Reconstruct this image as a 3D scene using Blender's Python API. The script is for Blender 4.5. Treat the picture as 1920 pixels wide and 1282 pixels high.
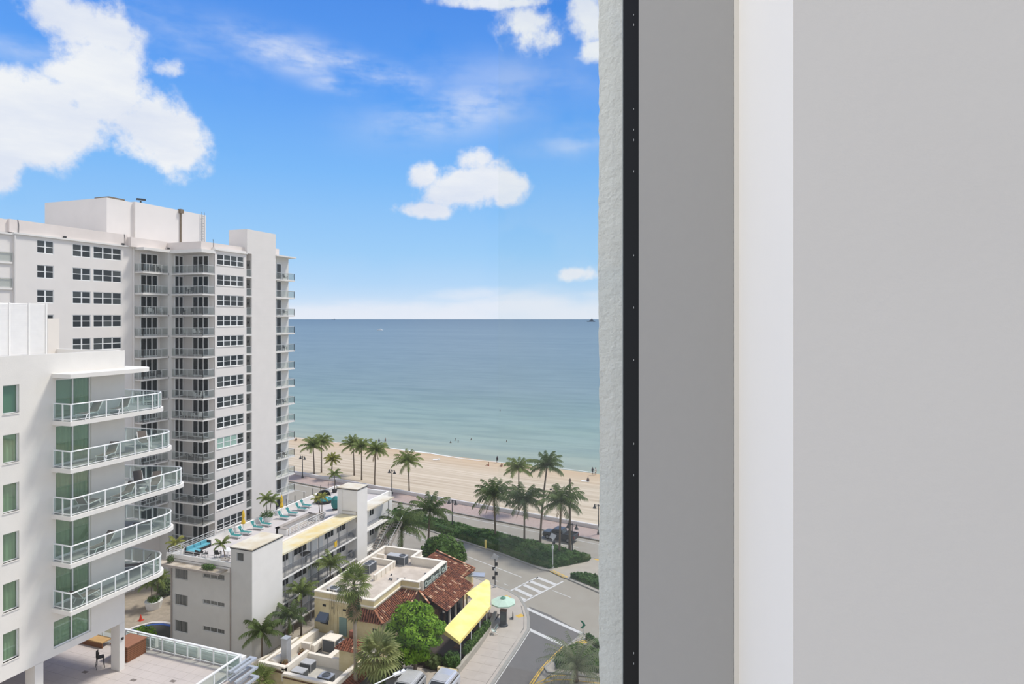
import bpy, math, random
from mathutils import Vector, Matrix
R = math.radians
random.seed(7)
SC = bpy.context.scene
COL = SC.collection
for o in list(bpy.data.objects):
    bpy.data.objects.remove(o)

# ------------------------------------------------------------------ camera, exposure, sun, world
YAW = 19.7
CAM = Vector((0, 0, 36.0))
cd = bpy.data.cameras.new('camera')
cd.sensor_width = 36.0
cd.lens = 22.256
cd.shift_y = -0.0224
cd.clip_start = 0.05
cd.clip_end = 90000
cam = bpy.data.objects.new('camera', cd)
COL.objects.link(cam)
cam.location = CAM
cam.rotation_euler = (R(90), 0, R(YAW))
SC.camera = cam
SC.view_settings.view_transform = 'Standard'
SC.view_settings.look = 'None'
SC.view_settings.exposure = 0.0
SC.view_settings.gamma = 1.0
SC.view_settings.use_curve_mapping = False
SC.cycles.transparent_max_bounces = 32
SC.cycles.max_bounces = 6
SC.cycles.diffuse_bounces = 4

sd = bpy.data.lights.new('sun', 'SUN')
sd.energy = 3.5
sd.angle = R(9)
sd.color = (1.0, 0.94, 0.86)
sun = bpy.data.objects.new('sun', sd)
COL.objects.link(sun)
SUNDIR = Vector((1.0, 1.1, 2.5)).normalized()
sun.rotation_euler = SUNDIR.to_track_quat('Z', 'Y').to_euler()
sun.location = (0, 40, 120)


def lin(c):
    return tuple(((v / 255) / 12.92 if v / 255 <= 0.04045 else ((v / 255 + 0.055) / 1.055) ** 2.4) for v in c)


class NT:
    """small node-tree writer"""
    def __init__(self, tree):
        self.t = tree
        self.n = tree.nodes
        self.l = tree.links

    def new(self, typ, **kw):
        nd = self.n.new(typ)
        for k, v in kw.items():
            setattr(nd, k, v)
        return nd

    def put(self, sock, v):
        if isinstance(v, bpy.types.NodeSocket):
            self.l.new(v, sock)
        else:
            sock.default_value = v

    def math(self, op, a, b=0.0, c=0.0, clamp=False):
        nd = self.new('ShaderNodeMath', operation=op, use_clamp=clamp)
        self.put(nd.inputs[0], a)
        self.put(nd.inputs[1], b)
        self.put(nd.inputs[2], c)
        return nd.outputs[0]

    def noise(self, vec, scale, detail=4, rough=0.55, lac=2.0):
        nd = self.new('ShaderNodeTexNoise')
        if vec is not None:
            self.l.new(vec, nd.inputs['Vector'])
        nd.inputs['Scale'].default_value = scale
        nd.inputs['Detail'].default_value = detail
        nd.inputs['Roughness'].default_value = rough
        nd.inputs['Lacunarity'].default_value = lac
        return nd.outputs['Fac']

    def ramp(self, fac, stops, interp='LINEAR'):
        nd = self.new('ShaderNodeValToRGB')
        cr = nd.color_ramp
        cr.interpolation = interp
        while len(cr.elements) < len(stops):
            cr.elements.new(0.5)
        for e, (p, c) in zip(cr.elements, stops):
            e.position = p
            e.color = (*c[:3], 1)
        self.put(nd.inputs[0], fac)
        return nd.outputs[0]

    def mix(self, fac, a, b, blend='MIX'):
        nd = self.new('ShaderNodeMix', data_type='RGBA', blend_type=blend)
        self.put(nd.inputs['Factor'], fac)
        self.put(nd.inputs[6], a if isinstance(a, bpy.types.NodeSocket) else (*a[:3], 1))
        self.put(nd.inputs[7], b if isinstance(b, bpy.types.NodeSocket) else (*b[:3], 1))
        return nd.outputs[2]

    def scale(self, vec, s):
        nd = self.new('ShaderNodeVectorMath', operation='MULTIPLY')
        self.l.new(vec, nd.inputs[0])
        nd.inputs[1].default_value = s
        return nd.outputs[0]


# world: clear blue sky, brightening to the horizon, with cumulus and cirrus
W = bpy.data.worlds.new('sky')
SC.world = W
W.use_nodes = True
wt = NT(W.node_tree)
for nd in list(wt.n):
    wt.n.remove(nd)
tc = wt.new('ShaderNodeTexCoord')
sep = wt.new('ShaderNodeSeparateXYZ')
wt.l.new(tc.outputs['Generated'], sep.inputs[0])
dx, dy, dz = sep.outputs
horiz = wt.math('SQRT', wt.math('ADD', wt.math('MULTIPLY', dx, dx), wt.math('ADD', wt.math('MULTIPLY', dy, dy), 1e-5)))
el = wt.math('DIVIDE', dz, horiz)                      # tangent of the elevation
az = wt.math('MULTIPLY', wt.math('ARCTAN2', dx, dy), 180 / math.pi)
base = wt.ramp(wt.math('MULTIPLY', wt.math('ARCTANGENT', el), 2 / math.pi), [
    (0.0, lin((222, 234, 250))), (0.014, lin((208, 228, 251))), (0.034, lin((184, 218, 252))), (0.065, lin((160, 208, 252))), (0.14, lin((124, 187, 252))), (0.22, lin((90, 160, 247))), (0.32, lin((68, 136, 232))), (1.0, lin((62, 120, 210)))])
nz = wt.noise(tc.outputs['Generated'], 9, 8, 0.62)
nz2 = wt.noise(wt.scale(tc.outputs['Generated'], (1, 1, 3.5)), 5, 6, 0.6)


def blobs(items):
    tot = None
    for a0, e0, wa, we, rot, amp in items:
        ca, sa = math.cos(R(rot)), math.sin(R(rot))
        u = wt.math('SUBTRACT', az, a0)
        v = wt.math('MULTIPLY', wt.math('SUBTRACT', el, e0), 57.3)
        p = wt.math('ADD', wt.math('MULTIPLY', u, ca / wa), wt.math('MULTIPLY', v, sa / wa))
        q = wt.math('ADD', wt.math('MULTIPLY', u, -sa / we), wt.math('MULTIPLY', v, ca / we))
        d2 = wt.math('ADD', wt.math('MULTIPLY', p, p), wt.math('MULTIPLY', q, q))
        g = wt.math('MULTIPLY', wt.math('POWER', 2.718, wt.math('MULTIPLY', d2, -0.8)), amp)
        tot = g if tot is None else wt.math('MAXIMUM', tot, g)
    return tot


def smooth(x, lo, hi):
    nd = wt.new('ShaderNodeMapRange', interpolation_type='SMOOTHSTEP')
    wt.put(nd.inputs[0], x)
    nd.inputs[1].default_value = lo
    nd.inputs[2].default_value = hi
    return nd.outputs[0]


# CUMULUS and CIRRUS: (azimuth deg, tan elevation, half width deg, half height deg, tilt, strength)
CUMULUS = [
    (-56.87, 0.247, 5.15, 2.58, -6, 1.25),
    (-52.67, 0.3166, 2.78, 4.08, 25, 1.1),
    (-54.66, 0.3853, 3.94, 2.15, -12, 1.1),
    (-49.14, 0.248, 3.73, 3.14, -40, 1.15),
    (-57.48, 0.2783, 3.73, 2.04, 0, 1.1),
    (-51.99, 0.3832, 1.5, 2.63, 10, 0.8),
    (-58.66, 0.1985, 1.26, 1.99, 15, 1.1),
    (-48.4, 0.3495, 1.35, 0.87, 10, 0.62),
    (-17.53, 0.4529, 3.13, 2.65, -35, 0.95),
    (-20.18, 0.4996, 5.31, 0.68, 0, 0.8),
    (-13.21, 0.4755, 1.91, 2.87, 20, 0.9),
    (-12.5, 0.4204, 1.67, 1.19, 0, 0.75),
    (-23.56, 0.2085, 3.61, 1.83, 12, 1.15),
    (-20.18, 0.2089, 2.03, 1.45, 10, 1.0),
    (-27.38, 0.1695, 2.62, 0.76, 0, 0.9),
    (-23.32, 0.2506, 1.68, 1.2, 0, 0.85),
    (-27.61, 0.2236, 1.33, 1.19, 20, 0.8),
    (-13.93, 0.0704, 2.4, 0.81, 0, 1.1),
    (-54.99, 0.3184, 1.78, 1.07, 0, 0.9),
]
BANK = [
    (-15.36, 0.0134, 11.54, 1.73, 0, 1.0),
    (-26.43, 0.005, 12.42, 1.62, 0, 0.9),
    (-34.79, 0.0049, 13.74, 1.1, 0, 0.85),
    (-24.52, 0.0386, 5.28, 0.96, 3, 0.7),
    (-43.76, 0.0046, 12.64, 0.93, 0, 0.8),
    (-12.02, 0.0351, 4.29, 0.76, 0, 0.7),
]
CIRRUS = [
    (-39.19, 0.3955, 5.08, 1.33, -10, 0.9),
    (-33.88, 0.3888, 5.99, 1.11, -12, 0.85),
    (-34.79, 0.3563, 2.52, 0.73, -5, 0.8),
    (-24.52, 0.3299, 6.24, 1.92, 12, 0.65),
    (-28.32, 0.3482, 2.37, 1.66, -20, 0.4),
    (-20.18, 0.3774, 7.72, 1.93, 0, 0.3),
    (-13.93, 0.2791, 3.35, 1.05, 10, 0.5),
    (-47.66, 0.4003, 4.81, 1.6, -15, 0.35),
    (-57.78, 0.3369, 2.7, 0.84, 0, 0.4),
]
cum = blobs(CUMULUS)
# unseen cloud, denser than in view, added round the rest to whiten ambient light
far = wt.math('MULTIPLY', smooth(wt.math('ABSOLUTE', wt.math('ADD', az, 22.0)), 48.0, 75.0), smooth(wt.noise(wt.scale(tc.outputs['Generated'], (1, 1, 1.6)), 2.6, 3, 0.5), 0.30, 0.48))
cum = wt.math('MAXIMUM', cum, wt.math('MULTIPLY', far, 0.95))
dens = wt.math('ADD', cum, wt.math('MULTIPLY', wt.math('MULTIPLY', wt.math('SUBTRACT', nz, 0.5), 3.0), wt.math('MULTIPLY', cum, 3.0, clamp=True)))
cmask = smooth(dens, 0.28, 0.80)
ccol = wt.ramp(nz2, [(0.3, lin((222, 229, 246))), (0.62, lin((244, 246, 251)))])
cir = blobs(CIRRUS)
imask = wt.math('MULTIPLY', cir, smooth(wt.math('ADD', nz2, wt.math('MULTIPLY', wt.math('SUBTRACT', nz, 0.5), 0.5)), 0.32, 0.66))
bank = wt.math('ADD', blobs(BANK), wt.math('MULTIPLY', wt.math('SUBTRACT', nz2, 0.5), 1.3))
imask = wt.math('MAXIMUM', imask, wt.math('MULTIPLY', smooth(bank, 0.25, 0.95), 0.95))
sky1 = wt.mix(imask, base, lin((234, 239, 251)))
sky2 = wt.mix(cmask, sky1, ccol)
bgn = wt.new('ShaderNodeBackground')
wt.l.new(sky2, bgn.inputs[0])
bgn.inputs[1].default_value = 1.0
wo = wt.new('ShaderNodeOutputWorld')
wt.l.new(bgn.outputs[0], wo.inputs[0])

# ------------------------------------------------------------------ materials
MATS = {}


def mat(name, rgb, rough=0.7, var=0.06, scale=2.0, bump=0.0, bscale=None, spec=0.3, metal=0.0, stretch=(1, 1, 1), rgb2=None, vscale=None):
    """procedural surface: colour mottled by noise, optional fine relief"""
    m = bpy.data.materials.new(name)
    m.use_nodes = True
    t = NT(m.node_tree)
    b = t.n['Principled BSDF']
    b.inputs['Roughness'].default_value = rough
    b.inputs['Specular IOR Level'].default_value = spec
    b.inputs['Metallic'].default_value = metal
    g = t.new('ShaderNodeNewGeometry')
    v = t.scale(g.outputs['Position'], stretch)
    c = lin(rgb)
    if rgb2 is not None:
        col = t.mix(t.ramp(t.noise(v, scale, 5, 0.6), [(0.38, (0, 0, 0)), (0.62, (1, 1, 1))]), c, lin(rgb2))
    else:
        lo = tuple(x * (1 - var) for x in c)
        hi = tuple(min(1, x * (1 + var)) for x in c)
        col = t.mix(t.ramp(t.noise(v, scale, 4, 0.6), [(0.3, (0, 0, 0)), (0.7, (1, 1, 1))]), lo, hi)
    t.l.new(col, b.inputs['Base Color'])
    if bump:
        bn = t.new('ShaderNodeBump')
        bn.inputs['Strength'].default_value = bump
        bn.inputs['Distance'].default_value = 0.02
        t.l.new(t.noise(v, bscale or scale * 8, 5, 0.6), bn.inputs['Height'])
        t.l.new(bn.outputs[0], b.inputs['Normal'])
    MATS[name] = m
    return m


def glassy(name, tint, fac=0.08, rough=0.02, body=0.0, bodycol=(200, 220, 215)):
    """see-through pane: tinted transparency with a little mirror (and body colour)"""
    m = bpy.data.materials.new(name)
    m.use_nodes = True
    t = NT(m.node_tree)
    t.n.remove(t.n['Principled BSDF'])
    tr = t.new('ShaderNodeBsdfTransparent')
    tr.inputs[0].default_value = (*tint, 1)
    gl = t.new('ShaderNodeBsdfGlossy')
    gl.inputs['Roughness'].default_value = rough
    mx = t.new('ShaderNodeMixShader')
    mx.inputs[0].default_value = fac
    t.l.new(tr.outputs[0], mx.inputs[1])
    t.l.new(gl.outputs[0], mx.inputs[2])
    out = mx.outputs[0]
    if body:
        df = t.new('ShaderNodeBsdfDiffuse')
        df.inputs[0].default_value = (*lin(bodycol), 1)
        m2 = t.new('ShaderNodeMixShader')
        m2.inputs[0].default_value = body
        t.l.new(out, m2.inputs[1])
        t.l.new(df.outputs[0], m2.inputs[2])
        out = m2.outputs[0]
    t.l.new(out, t.n['Material Output'].inputs[0])
    MATS[name] = m
    return m


# ------------------------------------------------------------------ mesh building
class MB:
    def __init__(self):
        self.v = []
        self.f = []
        self.m = []
        self.mi = 0

    def quad(self, *pts):
        i = len(self.v)
        self.v += [tuple(p) for p in pts]
        self.f.append(tuple(range(i, i + len(pts))))
        self.m.append(self.mi)
        return self

    def box(self, x0, y0, z0, x1, y1, z1):
        if x0 > x1: x0, x1 = x1, x0
        if y0 > y1: y0, y1 = y1, y0
        if z0 > z1: z0, z1 = z1, z0
        i = len(self.v)
        self.v += [(x0, y0, z0), (x1, y0, z0), (x1, y1, z0), (x0, y1, z0), (x0, y0, z1), (x1, y0, z1), (x1, y1, z1), (x0, y1, z1)]
        for q in ((0, 3, 2, 1), (4, 5, 6, 7), (0, 1, 5, 4), (1, 2, 6, 5), (2, 3, 7, 6), (3, 0, 4, 7)):
            self.f.append(tuple(i + k for k in q))
            self.m.append(self.mi)
        return self

    def bar(self, a, b, w, h=None, up=(0, 0, 1)):
        """rectangular bar from a to b"""
        h = h or w
        a, b = Vector(a), Vector(b)
        d = (b - a).normalized()
        u = Vector(up)
        if abs(d.dot(u)) > 0.99:
            u = Vector((1, 0, 0))
        s = d.cross(u).normalized() * (w / 2)
        t = s.normalized().cross(d).normalized() * (h / 2)
        i = len(self.v)
        for p in (a, b):
            self.v += [tuple(p + s + t), tuple(p - s + t), tuple(p - s - t), tuple(p + s - t)]
        for q in ((0, 1, 2, 3), (7, 6, 5, 4), (0, 4, 5, 1), (1, 5, 6, 2), (2, 6, 7, 3), (3, 7, 4, 0)):
            self.f.append(tuple(i + k for k in q))
            self.m.append(self.mi)
        return self

    def prism(self, poly, z0, z1):
        n = len(poly)
        ar = sum(poly[k][0] * poly[(k + 1) % n][1] - poly[(k + 1) % n][0] * poly[k][1] for k in range(n))
        if ar < 0:
            poly = poly[::-1]
        i = len(self.v)
        self.v += [(x, y, z0) for x, y in poly] + [(x, y, z1) for x, y in poly]
        self.f.append(tuple(i + k for k in range(n))[::-1])
        self.f.append(tuple(i + n + k for k in range(n)))
        self.m += [self.mi] * 2
        for k in range(n):
            k2 = (k + 1) % n
            self.f.append((i + k, i + k2, i + n + k2, i + n + k))
            self.m.append(self.mi)
        return self

    def lathe(self, prof, n=12, c=(0, 0, 0)):
        """profile [(r, z)...] turned about the vertical through c"""
        i = len(self.v)
        for r, z in prof:
            for k in range(n):
                a = 2 * math.pi * k / n
                self.v.append((c[0] + r * math.cos(a), c[1] + r * math.sin(a), c[2] + z))
        for j in range(len(prof) - 1):
            for k in range(n):
                k2 = (k + 1) % n
                self.f.append((i + j * n + k, i + j * n + k2, i + (j + 1) * n + k2, i + (j + 1) * n + k))
                self.m.append(self.mi)
        for j, rev in ((0, True), (len(prof) - 1, False)):
            if prof[j][0] > 1e-4:
                q = tuple(i + j * n + k for k in range(n))
                self.f.append(q[::-1] if rev else q)
                self.m.append(self.mi)
        return self

    def tube(self, pts, r, n=8):
        """round tube through pts; r a number or one per point"""
        pts = [Vector(p) for p in pts]
        rs = r if isinstance(r, (list, tuple)) else [r] * len(pts)
        i = len(self.v)
        u = None
        for k, p in enumerate(pts):
            d = (pts[min(k + 1, len(pts) - 1)] - pts[max(k - 1, 0)]).normalized()
            if u is None:
                u = d.cross(Vector((0, 0, 1)))
                if u.length < 1e-3:
                    u = Vector((1, 0, 0))
            u = (u - d * u.dot(d)).normalized()
            w = d.cross(u)
            for j in range(n):
                a = 2 * math.pi * j / n
                self.v.append(tuple(p + (u * math.cos(a) + w * math.sin(a)) * rs[k]))
        for k in range(len(pts) - 1):
            for j in range(n):
                j2 = (j + 1) % n
                self.f.append((i + k * n + j, i + k * n + j2, i + (k + 1) * n + j2, i + (k + 1) * n + j))
                self.m.append(self.mi)
        self.f.append(tuple(i + j for j in range(n))[::-1])
        self.f.append(tuple(i + (len(pts) - 1) * n + j for j in range(n)))
        self.m += [self.mi] * 2
        return self

    def ball(self, c, r, n=8, rz=None):
        rz = rz or r
        m = max(4, n // 2 + 1)
        return self.lathe([(max(1e-5, r * math.sin(math.pi * k / m)), -rz * math.cos(math.pi * k / m)) for k in range(m + 1)], n, c)

    def strip(self, path, w, z, zt=0.0):
        """flat ribbon of width w along a ground path, zt thick"""
        L, Rr = [], []
        for k, p in enumerate(path):
            a = Vector(path[max(0, k - 1)][:2])
            b = Vector(path[min(len(path) - 1, k + 1)][:2])
            d = (b - a).normalized()
            nrm = Vector((-d.y, d.x)) * (w / 2)
            q = Vector(p[:2])
            L.append(q + nrm)
            Rr.append(q - nrm)
        for k in range(len(path) - 1):
            self.quad((*Rr[k], z + zt), (*Rr[k + 1], z + zt), (*L[k + 1], z + zt), (*L[k], z + zt))
            if zt:
                self.quad((*Rr[k], z), (*Rr[k + 1], z), (*Rr[k + 1], z + zt), (*Rr[k], z + zt))
                self.quad((*L[k + 1], z), (*L[k], z), (*L[k], z + zt), (*L[k + 1], z + zt))
        return self

    def shift(self, d):
        self.v = [(x + d[0], y + d[1], z + d[2]) for x, y, z in self.v]
        return self

    def mesh(self, name, mats, smooth=False):
        me = bpy.data.meshes.new(name)
        me.from_pydata(self.v, [], self.f)
        mats = mats if isinstance(mats, (list, tuple)) else [mats]
        for m in mats:
            me.materials.append(MATS[m] if isinstance(m, str) else m)
        if len(mats) > 1:
            me.polygons.foreach_set('material_index', self.m)
        if smooth:
            me.polygons.foreach_set('use_smooth', [True] * len(me.polygons))
        me.update()
        return me


def wpos(o):
    p = Vector((0, 0, 0))
    while o is not None:
        p += o.location
        o = o.parent
    return p


def put(name, me, parent=None, at=None, rz=0.0, local=None):
    """link a mesh as an object. at: world position of its origin (parents unrotated); local: position inside the parent"""
    o = bpy.data.objects.new(name, me)
    COL.objects.link(o)
    if parent is not None:
        o.parent = parent
    if local is not None:
        o.location = local
    else:
        o.location = Vector(at or (0, 0, 0)) - (wpos(parent) if parent is not None else Vector((0, 0, 0)))
    if rz:
        o.rotation_euler.z = rz
    return o


def part(name, mb, mats, parent=None, smooth=False, **kw):
    return put(name, mb.mesh(name, mats, smooth), parent, **kw)


def thing(name, label, cat, loc, rz=0.0, group=None):
    o = bpy.data.objects.new(name, None)
    COL.objects.link(o)
    o.location = loc
    o.rotation_euler.z = rz
    o.empty_display_size = 0.3
    return tag(o, label, cat, group)


def tag(o, label, cat, group=None):
    o['label'] = label
    o['category'] = cat
    if group:
        o['group'] = group
    return o


def struct(o):
    o['kind'] = 'structure'
    return o


def stuff(o):
    o['kind'] = 'stuff'
    return o


def dup(root, loc, rz=None, label=None, scale=None):
    kids = {}
    for ob in bpy.data.objects:
        if ob.parent is not None:
            kids.setdefault(ob.parent.name, []).append(ob)

    def cp(o, par):
        c = o.copy()
        COL.objects.link(c)
        if par is not None:
            c.parent = par
        for ch in kids.get(o.name, ()):
            cp(ch, c)
        return c
    r = cp(root, None)
    r.location = loc
    if rz is not None:
        r.rotation_euler.z = rz
    if scale is not None:
        r.scale = (scale,) * 3
    if label:
        r['label'] = label
    return r


def wall_x(x, y0, y1, z0, z1, holes, depth, mb=None):
    """wall face in the plane X=x looking to +X, with recessed rectangular openings (y0,y1,z0,z1)"""
    mb = mb or MB()
    ys = sorted({y0, y1, *[h[0] for h in holes], *[h[1] for h in holes]})
    zs = sorted({z0, z1, *[h[2] for h in holes], *[h[3] for h in holes]})
    # merge cells along y inside each z band
    for a, b in zip(zs, zs[1:]):
        run = None
        for c, d in list(zip(ys, ys[1:])) + [(None, None)]:
            solid = c is not None and not any(h[0] <= c and d <= h[1] and h[2] <= a and b <= h[3] for h in holes)
            if solid:
                run = (run[0], d) if run else (c, d)
            elif run:
                mb.quad((x, run[0], a), (x, run[1], a), (x, run[1], b), (x, run[0], b))
                run = None
    xb = x - depth
    for h in holes:
        a, b, c, d = h
        mb.quad((x, a, c), (xb, a, c), (xb, b, c), (x, b, c))
        mb.quad((x, a, d), (x, b, d), (xb, b, d), (xb, a, d))
        mb.quad((x, a, c), (x, a, d), (xb, a, d), (xb, a, c))
        mb.quad((x, b, c), (xb, b, c), (xb, b, d), (x, b, d))
        mb.quad((xb, a, c), (xb, b, c), (xb, b, d), (xb, a, d))
    return mb


def wall_y(y, x0, x1, z0, z1, holes, depth, mb=None):
    """the same for a wall face looking to -Y; holes (x0,x1,z0,z1)"""
    t = wall_x(0, x0, x1, z0, z1, holes, depth)
    mb = mb or MB()
    i = len(mb.v)
    mb.v += [(b, y - a, c) for a, b, c in t.v]
    mb.f += [tuple(i + k for k in q) for q in t.f]
    mb.m += [mb.mi] * len(t.f)
    return mb


ORD = ['top', 'second', 'third', 'fourth', 'fifth', 'sixth', 'seventh', 'eighth', 'ninth', 'tenth', 'eleventh', 'twelfth', 'thirteenth', 'fourteenth']

# ------------------------------------------------------------------ palette
mat('room_paint', (214, 210, 203), 0.9, 0.02, 3, 0.04, 120)
mat('reveal_paint', (250, 246, 238), 0.8, 0.01, 3)
mat('frame_metal', (163, 161, 157), 0.55, 0.008, 60, spec=0.4)
mat('gasket_rubber', (16, 17, 19), 0.4)
mat('sealant', (214, 208, 196), 0.6)
mat('stucco', (226, 225, 220), 0.95, 0.03, 14, 0.4, 90)
mat('asphalt', (146, 139, 127), 0.95, 0.14, 0.5, 0.25, 6, rgb2=(151, 145, 133))
mat('dark_asphalt', (106, 103, 100), 0.95, 0.06, 1.2, 0.2, 8)
mat('concrete', (164, 156, 144), 0.95, 0.08, 1.1, 0.2, 8)
mat('sidewalk_concrete', (175, 166, 155), 0.95, 0.06, 0.8, 0.15, 8)
mat('kerb_concrete', (150, 147, 140), 0.95, 0.08, 2.0)
mat('promenade_brick', (164, 146, 138), 0.95, 0.14, 3.0)
mat('road_paint', (196, 194, 190), 0.8, 0.06, 4)
mat('yellow_paint', (205, 168, 74), 0.8, 0.1, 4)
mat('soil', (84, 74, 58), 1.0, 0.2, 3)
mat('white_stone', (205, 200, 198), 0.8, 0.04, 2)
mat('foam', (226, 226, 220), 0.6, 0.03, 2)
mat('pavers', (150, 140, 126), 0.95, 0.16, 1.6)
mat('white_stucco', (225, 221, 214), 0.9, 0.025, 1.2, 0.25, 14)
mat('warm_stucco', (224, 216, 206), 0.9, 0.025, 1.2, 0.25, 14)
mat('tower_paint', (221, 216, 211), 0.9, 0.025, 0.6, 0.2, 6)
mat('parapet_paint', (222, 212, 205), 0.9, 0.05, 0.6)
mat('recess_paint', (216, 214, 209), 0.9, 0.03, 0.6)
mat('slab_paint', (222, 219, 214), 0.85, 0.03, 1.0)
mat('balcony_floor', (128, 122, 116), 0.9, 0.08, 1.0)
mat('hotel_floor', (150, 151, 148), 0.9, 0.05, 1.0)
mat('white_metal', (230, 231, 230), 0.45, 0.01, 3, spec=0.4)
mat('grey_metal', (198, 199, 198), 0.5, 0.04, 3, spec=0.4)
mat('dark_metal', (52, 54, 56), 0.5, 0.06, 3, spec=0.4)
mat('dark_glass', (34, 38, 40), 0.12, 0.25, 0.35, spec=0.45)
mat('dark_glass_blinds', (66, 70, 70), 0.2, 0.25, 0.6, spec=0.4)
mat('dark_room', (30, 32, 31), 0.9, 0.2, 0.5)
mat('screen_metal', (236, 233, 228), 0.6, 0.03, 2)
glassy('window_glass', (0.985, 0.99, 0.985), 0.015)
glassy('window_glass_tinted', (0.984, 0.99, 0.985), 0.015)
glassy('rail_glass', (0.86, 0.91, 0.89), 0.05, 0.03, 0.05, (206, 220, 214))
glassy('tower_rail_glass', (0.90, 0.92, 0.91), 0.04, 0.05, 0.07, (186, 192, 192))
glassy('green_glass', (0.72, 0.82, 0.75), 0.10, 0.02)
mat('curtain', (220, 220, 204), 0.95, 0.1, 2, stretch=(4, 4, .1))
mat('green_blind', (150, 178, 166), 0.9, 0.04, 2)


def sand_material():
    m = mat('sand', (172, 152, 126), 1.0, 0.06, 0.25, 0.4, 3)
    t = NT(m.node_tree)
    b = t.n['Principled BSDF']
    g = t.new('ShaderNodeNewGeometry')
    sp = t.new('ShaderNodeSeparateXYZ')
    t.l.new(g.outputs['Position'], sp.inputs[0])
    # distance back from the waterline, and wheel tracks raked along the beach
    d = t.math('SUBTRACT', 140.9, t.math('ADD', sp.outputs[1], t.math('MULTIPLY', sp.outputs[0], 0.146)))
    wob = t.math('MULTIPLY', t.noise(g.outputs['Position'], 0.06, 3), 9.0)
    rake = t.noise(t.scale(g.outputs['Position'], (0.03, 0.03, 1)), 1.0, 2)
    cx = t.new('ShaderNodeCombineXYZ')
    t.put(cx.inputs[0], t.math('MULTIPLY', sp.outputs[0], 0.02))
    t.put(cx.inputs[1], t.math('MULTIPLY', d, 0.9))
    tracks = t.noise(cx.outputs[0], 1.0, 6, 0.7)
    base = t.mix(t.ramp(tracks, [(0.35, (0, 0, 0)), (0.65, (1, 1, 1))]), lin((170, 154, 132)), lin((202, 188, 167)))
    wet = t.ramp(t.math('DIVIDE', t.math('ADD', d, wob), 26.0), [(0.08, (1, 1, 1)), (0.32, (0.55, 0.55, 0.55)), (0.7, (0, 0, 0))])
    col = t.mix(wet, base, lin((184, 157, 124)))
    t.l.new(col, b.inputs['Base Color'])


sand_material()


def sea_material():
    m = bpy.data.materials.new('sea_water')
    m.use_nodes = True
    t = NT(m.node_tree)
    b = t.n['Principled BSDF']
    g = t.new('ShaderNodeNewGeometry')
    sp = t.new('ShaderNodeSeparateXYZ')
    t.l.new(g.outputs['Position'], sp.inputs[0])
    d = t.math('ADD', t.math('SUBTRACT', sp.outputs[1], 140.9), t.math('MULTIPLY', sp.outputs[0], 0.146))
    wob = t.math('MULTIPLY', t.math('SUBTRACT', t.noise(t.scale(g.outputs['Position'], (0.006, 0.02, 1)), 1.0, 4), 0.5), 40.0)
    d = t.math('MAXIMUM', t.math('ADD', d, wob), 0.0)
    fac = t.math('DIVIDE', d, t.math('ADD', d, 120.0))
    col = t.ramp(fac, [(0.0, lin((154, 159, 137))), (0.12, lin((143, 157, 139))), (0.33, lin((128, 149, 139))), (0.52, lin((114, 134, 133))), (0.75, lin((113, 132, 138))), (0.93, lin((108, 127, 137))), (1.0, lin((88, 107, 121)))])
    # long swell bands and small chop
    sw = t.noise(t.scale(g.outputs['Position'], (0.035, 0.16, 1)), 1.0, 5, 0.62)
    for sx_, sy_ in ((0.004, 0.022), (0.0007, 0.005)):      # wind lanes farther out
        far_ = t.noise(t.scale(g.outputs['Position'], (sx_, sy_, 1)), 1.0, 6, 0.65)
        col = t.mix(t.math('MULTIPLY', t.ramp(far_, [(0.40, (0, 0, 0)), (0.62, (1, 1, 1))]), 0.16), col, lin((148, 162, 168)))
    col = t.mix(t.math('MULTIPLY', t.ramp(sw, [(0.42, (0, 0, 0)), (0.62, (1, 1, 1))]), 0.25), col, lin((66, 92, 98)))
    t.l.new(col, b.inputs['Base Color'])
    b.inputs['Roughness'].default_value = 0.45
    b.inputs['Specular IOR Level'].default_value = 0.12
    bn = t.new('ShaderNodeBump')
    bn.inputs['Strength'].default_value = 0.4
    bn.inputs['Distance'].default_value = 0.4
    hgt = t.math('ADD', sw, t.math('MULTIPLY', t.noise(t.scale(g.outputs['Position'], (0.25, 0.6, 1)), 1.0, 4, 0.6), 0.5))
    t.l.new(hgt, bn.inputs['Height'])
    t.l.new(bn.outputs[0], b.inputs['Normal'])
    MATS['sea_water'] = m


sea_material()

# ------------------------------------------------------------------ the room we look out of: window in a wall
WY = 0.80                                   # plane of the window frame
# exterior pier of rough stucco beside the window
mb = MB()
ny, nx = 220, 6
rr = random.Random(3)
xs0, xs1, py_ = -0.2745, -0.10, 1.30
g0 = len(mb.v)
for j in range(ny + 1):
    z = 34.4 + 3.2 * j / ny
    e = rr.uniform(-0.0012, 0.0012) + 0.0012 * math.sin(z * 9.0) - 0.0016 * (z - 36)
    for i in range(nx + 1):
        mb.v.append((xs0 + (xs1 - xs0) * i / nx + (e if i == 0 else 0), py_ + (0.004 if i == 0 else 0) + rr.uniform(-0.0006, 0.0006), z))
for j in range(ny):
    for i in range(nx):
        k = j * (nx + 1) + i
        mb.f.append((k, k + 1, k + nx + 2, k + nx + 1))
        mb.m.append(0)
mb.box(xs0 + 0.002, py_ + 0.0035, 34.4, xs1, py_ + 0.35, 37.6)
mb.box(xs1, py_ + 0.002, 34.4, 2.6, py_ + 0.35, 37.6)
struct(part('wall_exterior', mb, 'stucco'))
win = thing('window_1', '', '', (0, WY, 34.5))
del win['label'], win['category']
struct(win)
mb = MB().box(-0.1178, WY, 34.5, -0.006, WY + 0.05, 37.4)
part('window_frame', mb, 'frame_metal', win)
mb = MB().box(-0.1395, WY + 0.012, 34.5, -0.112, WY + 0.06, 37.4)
part('gasket', mb, 'gasket_rubber', win)
mb = MB()
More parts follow.
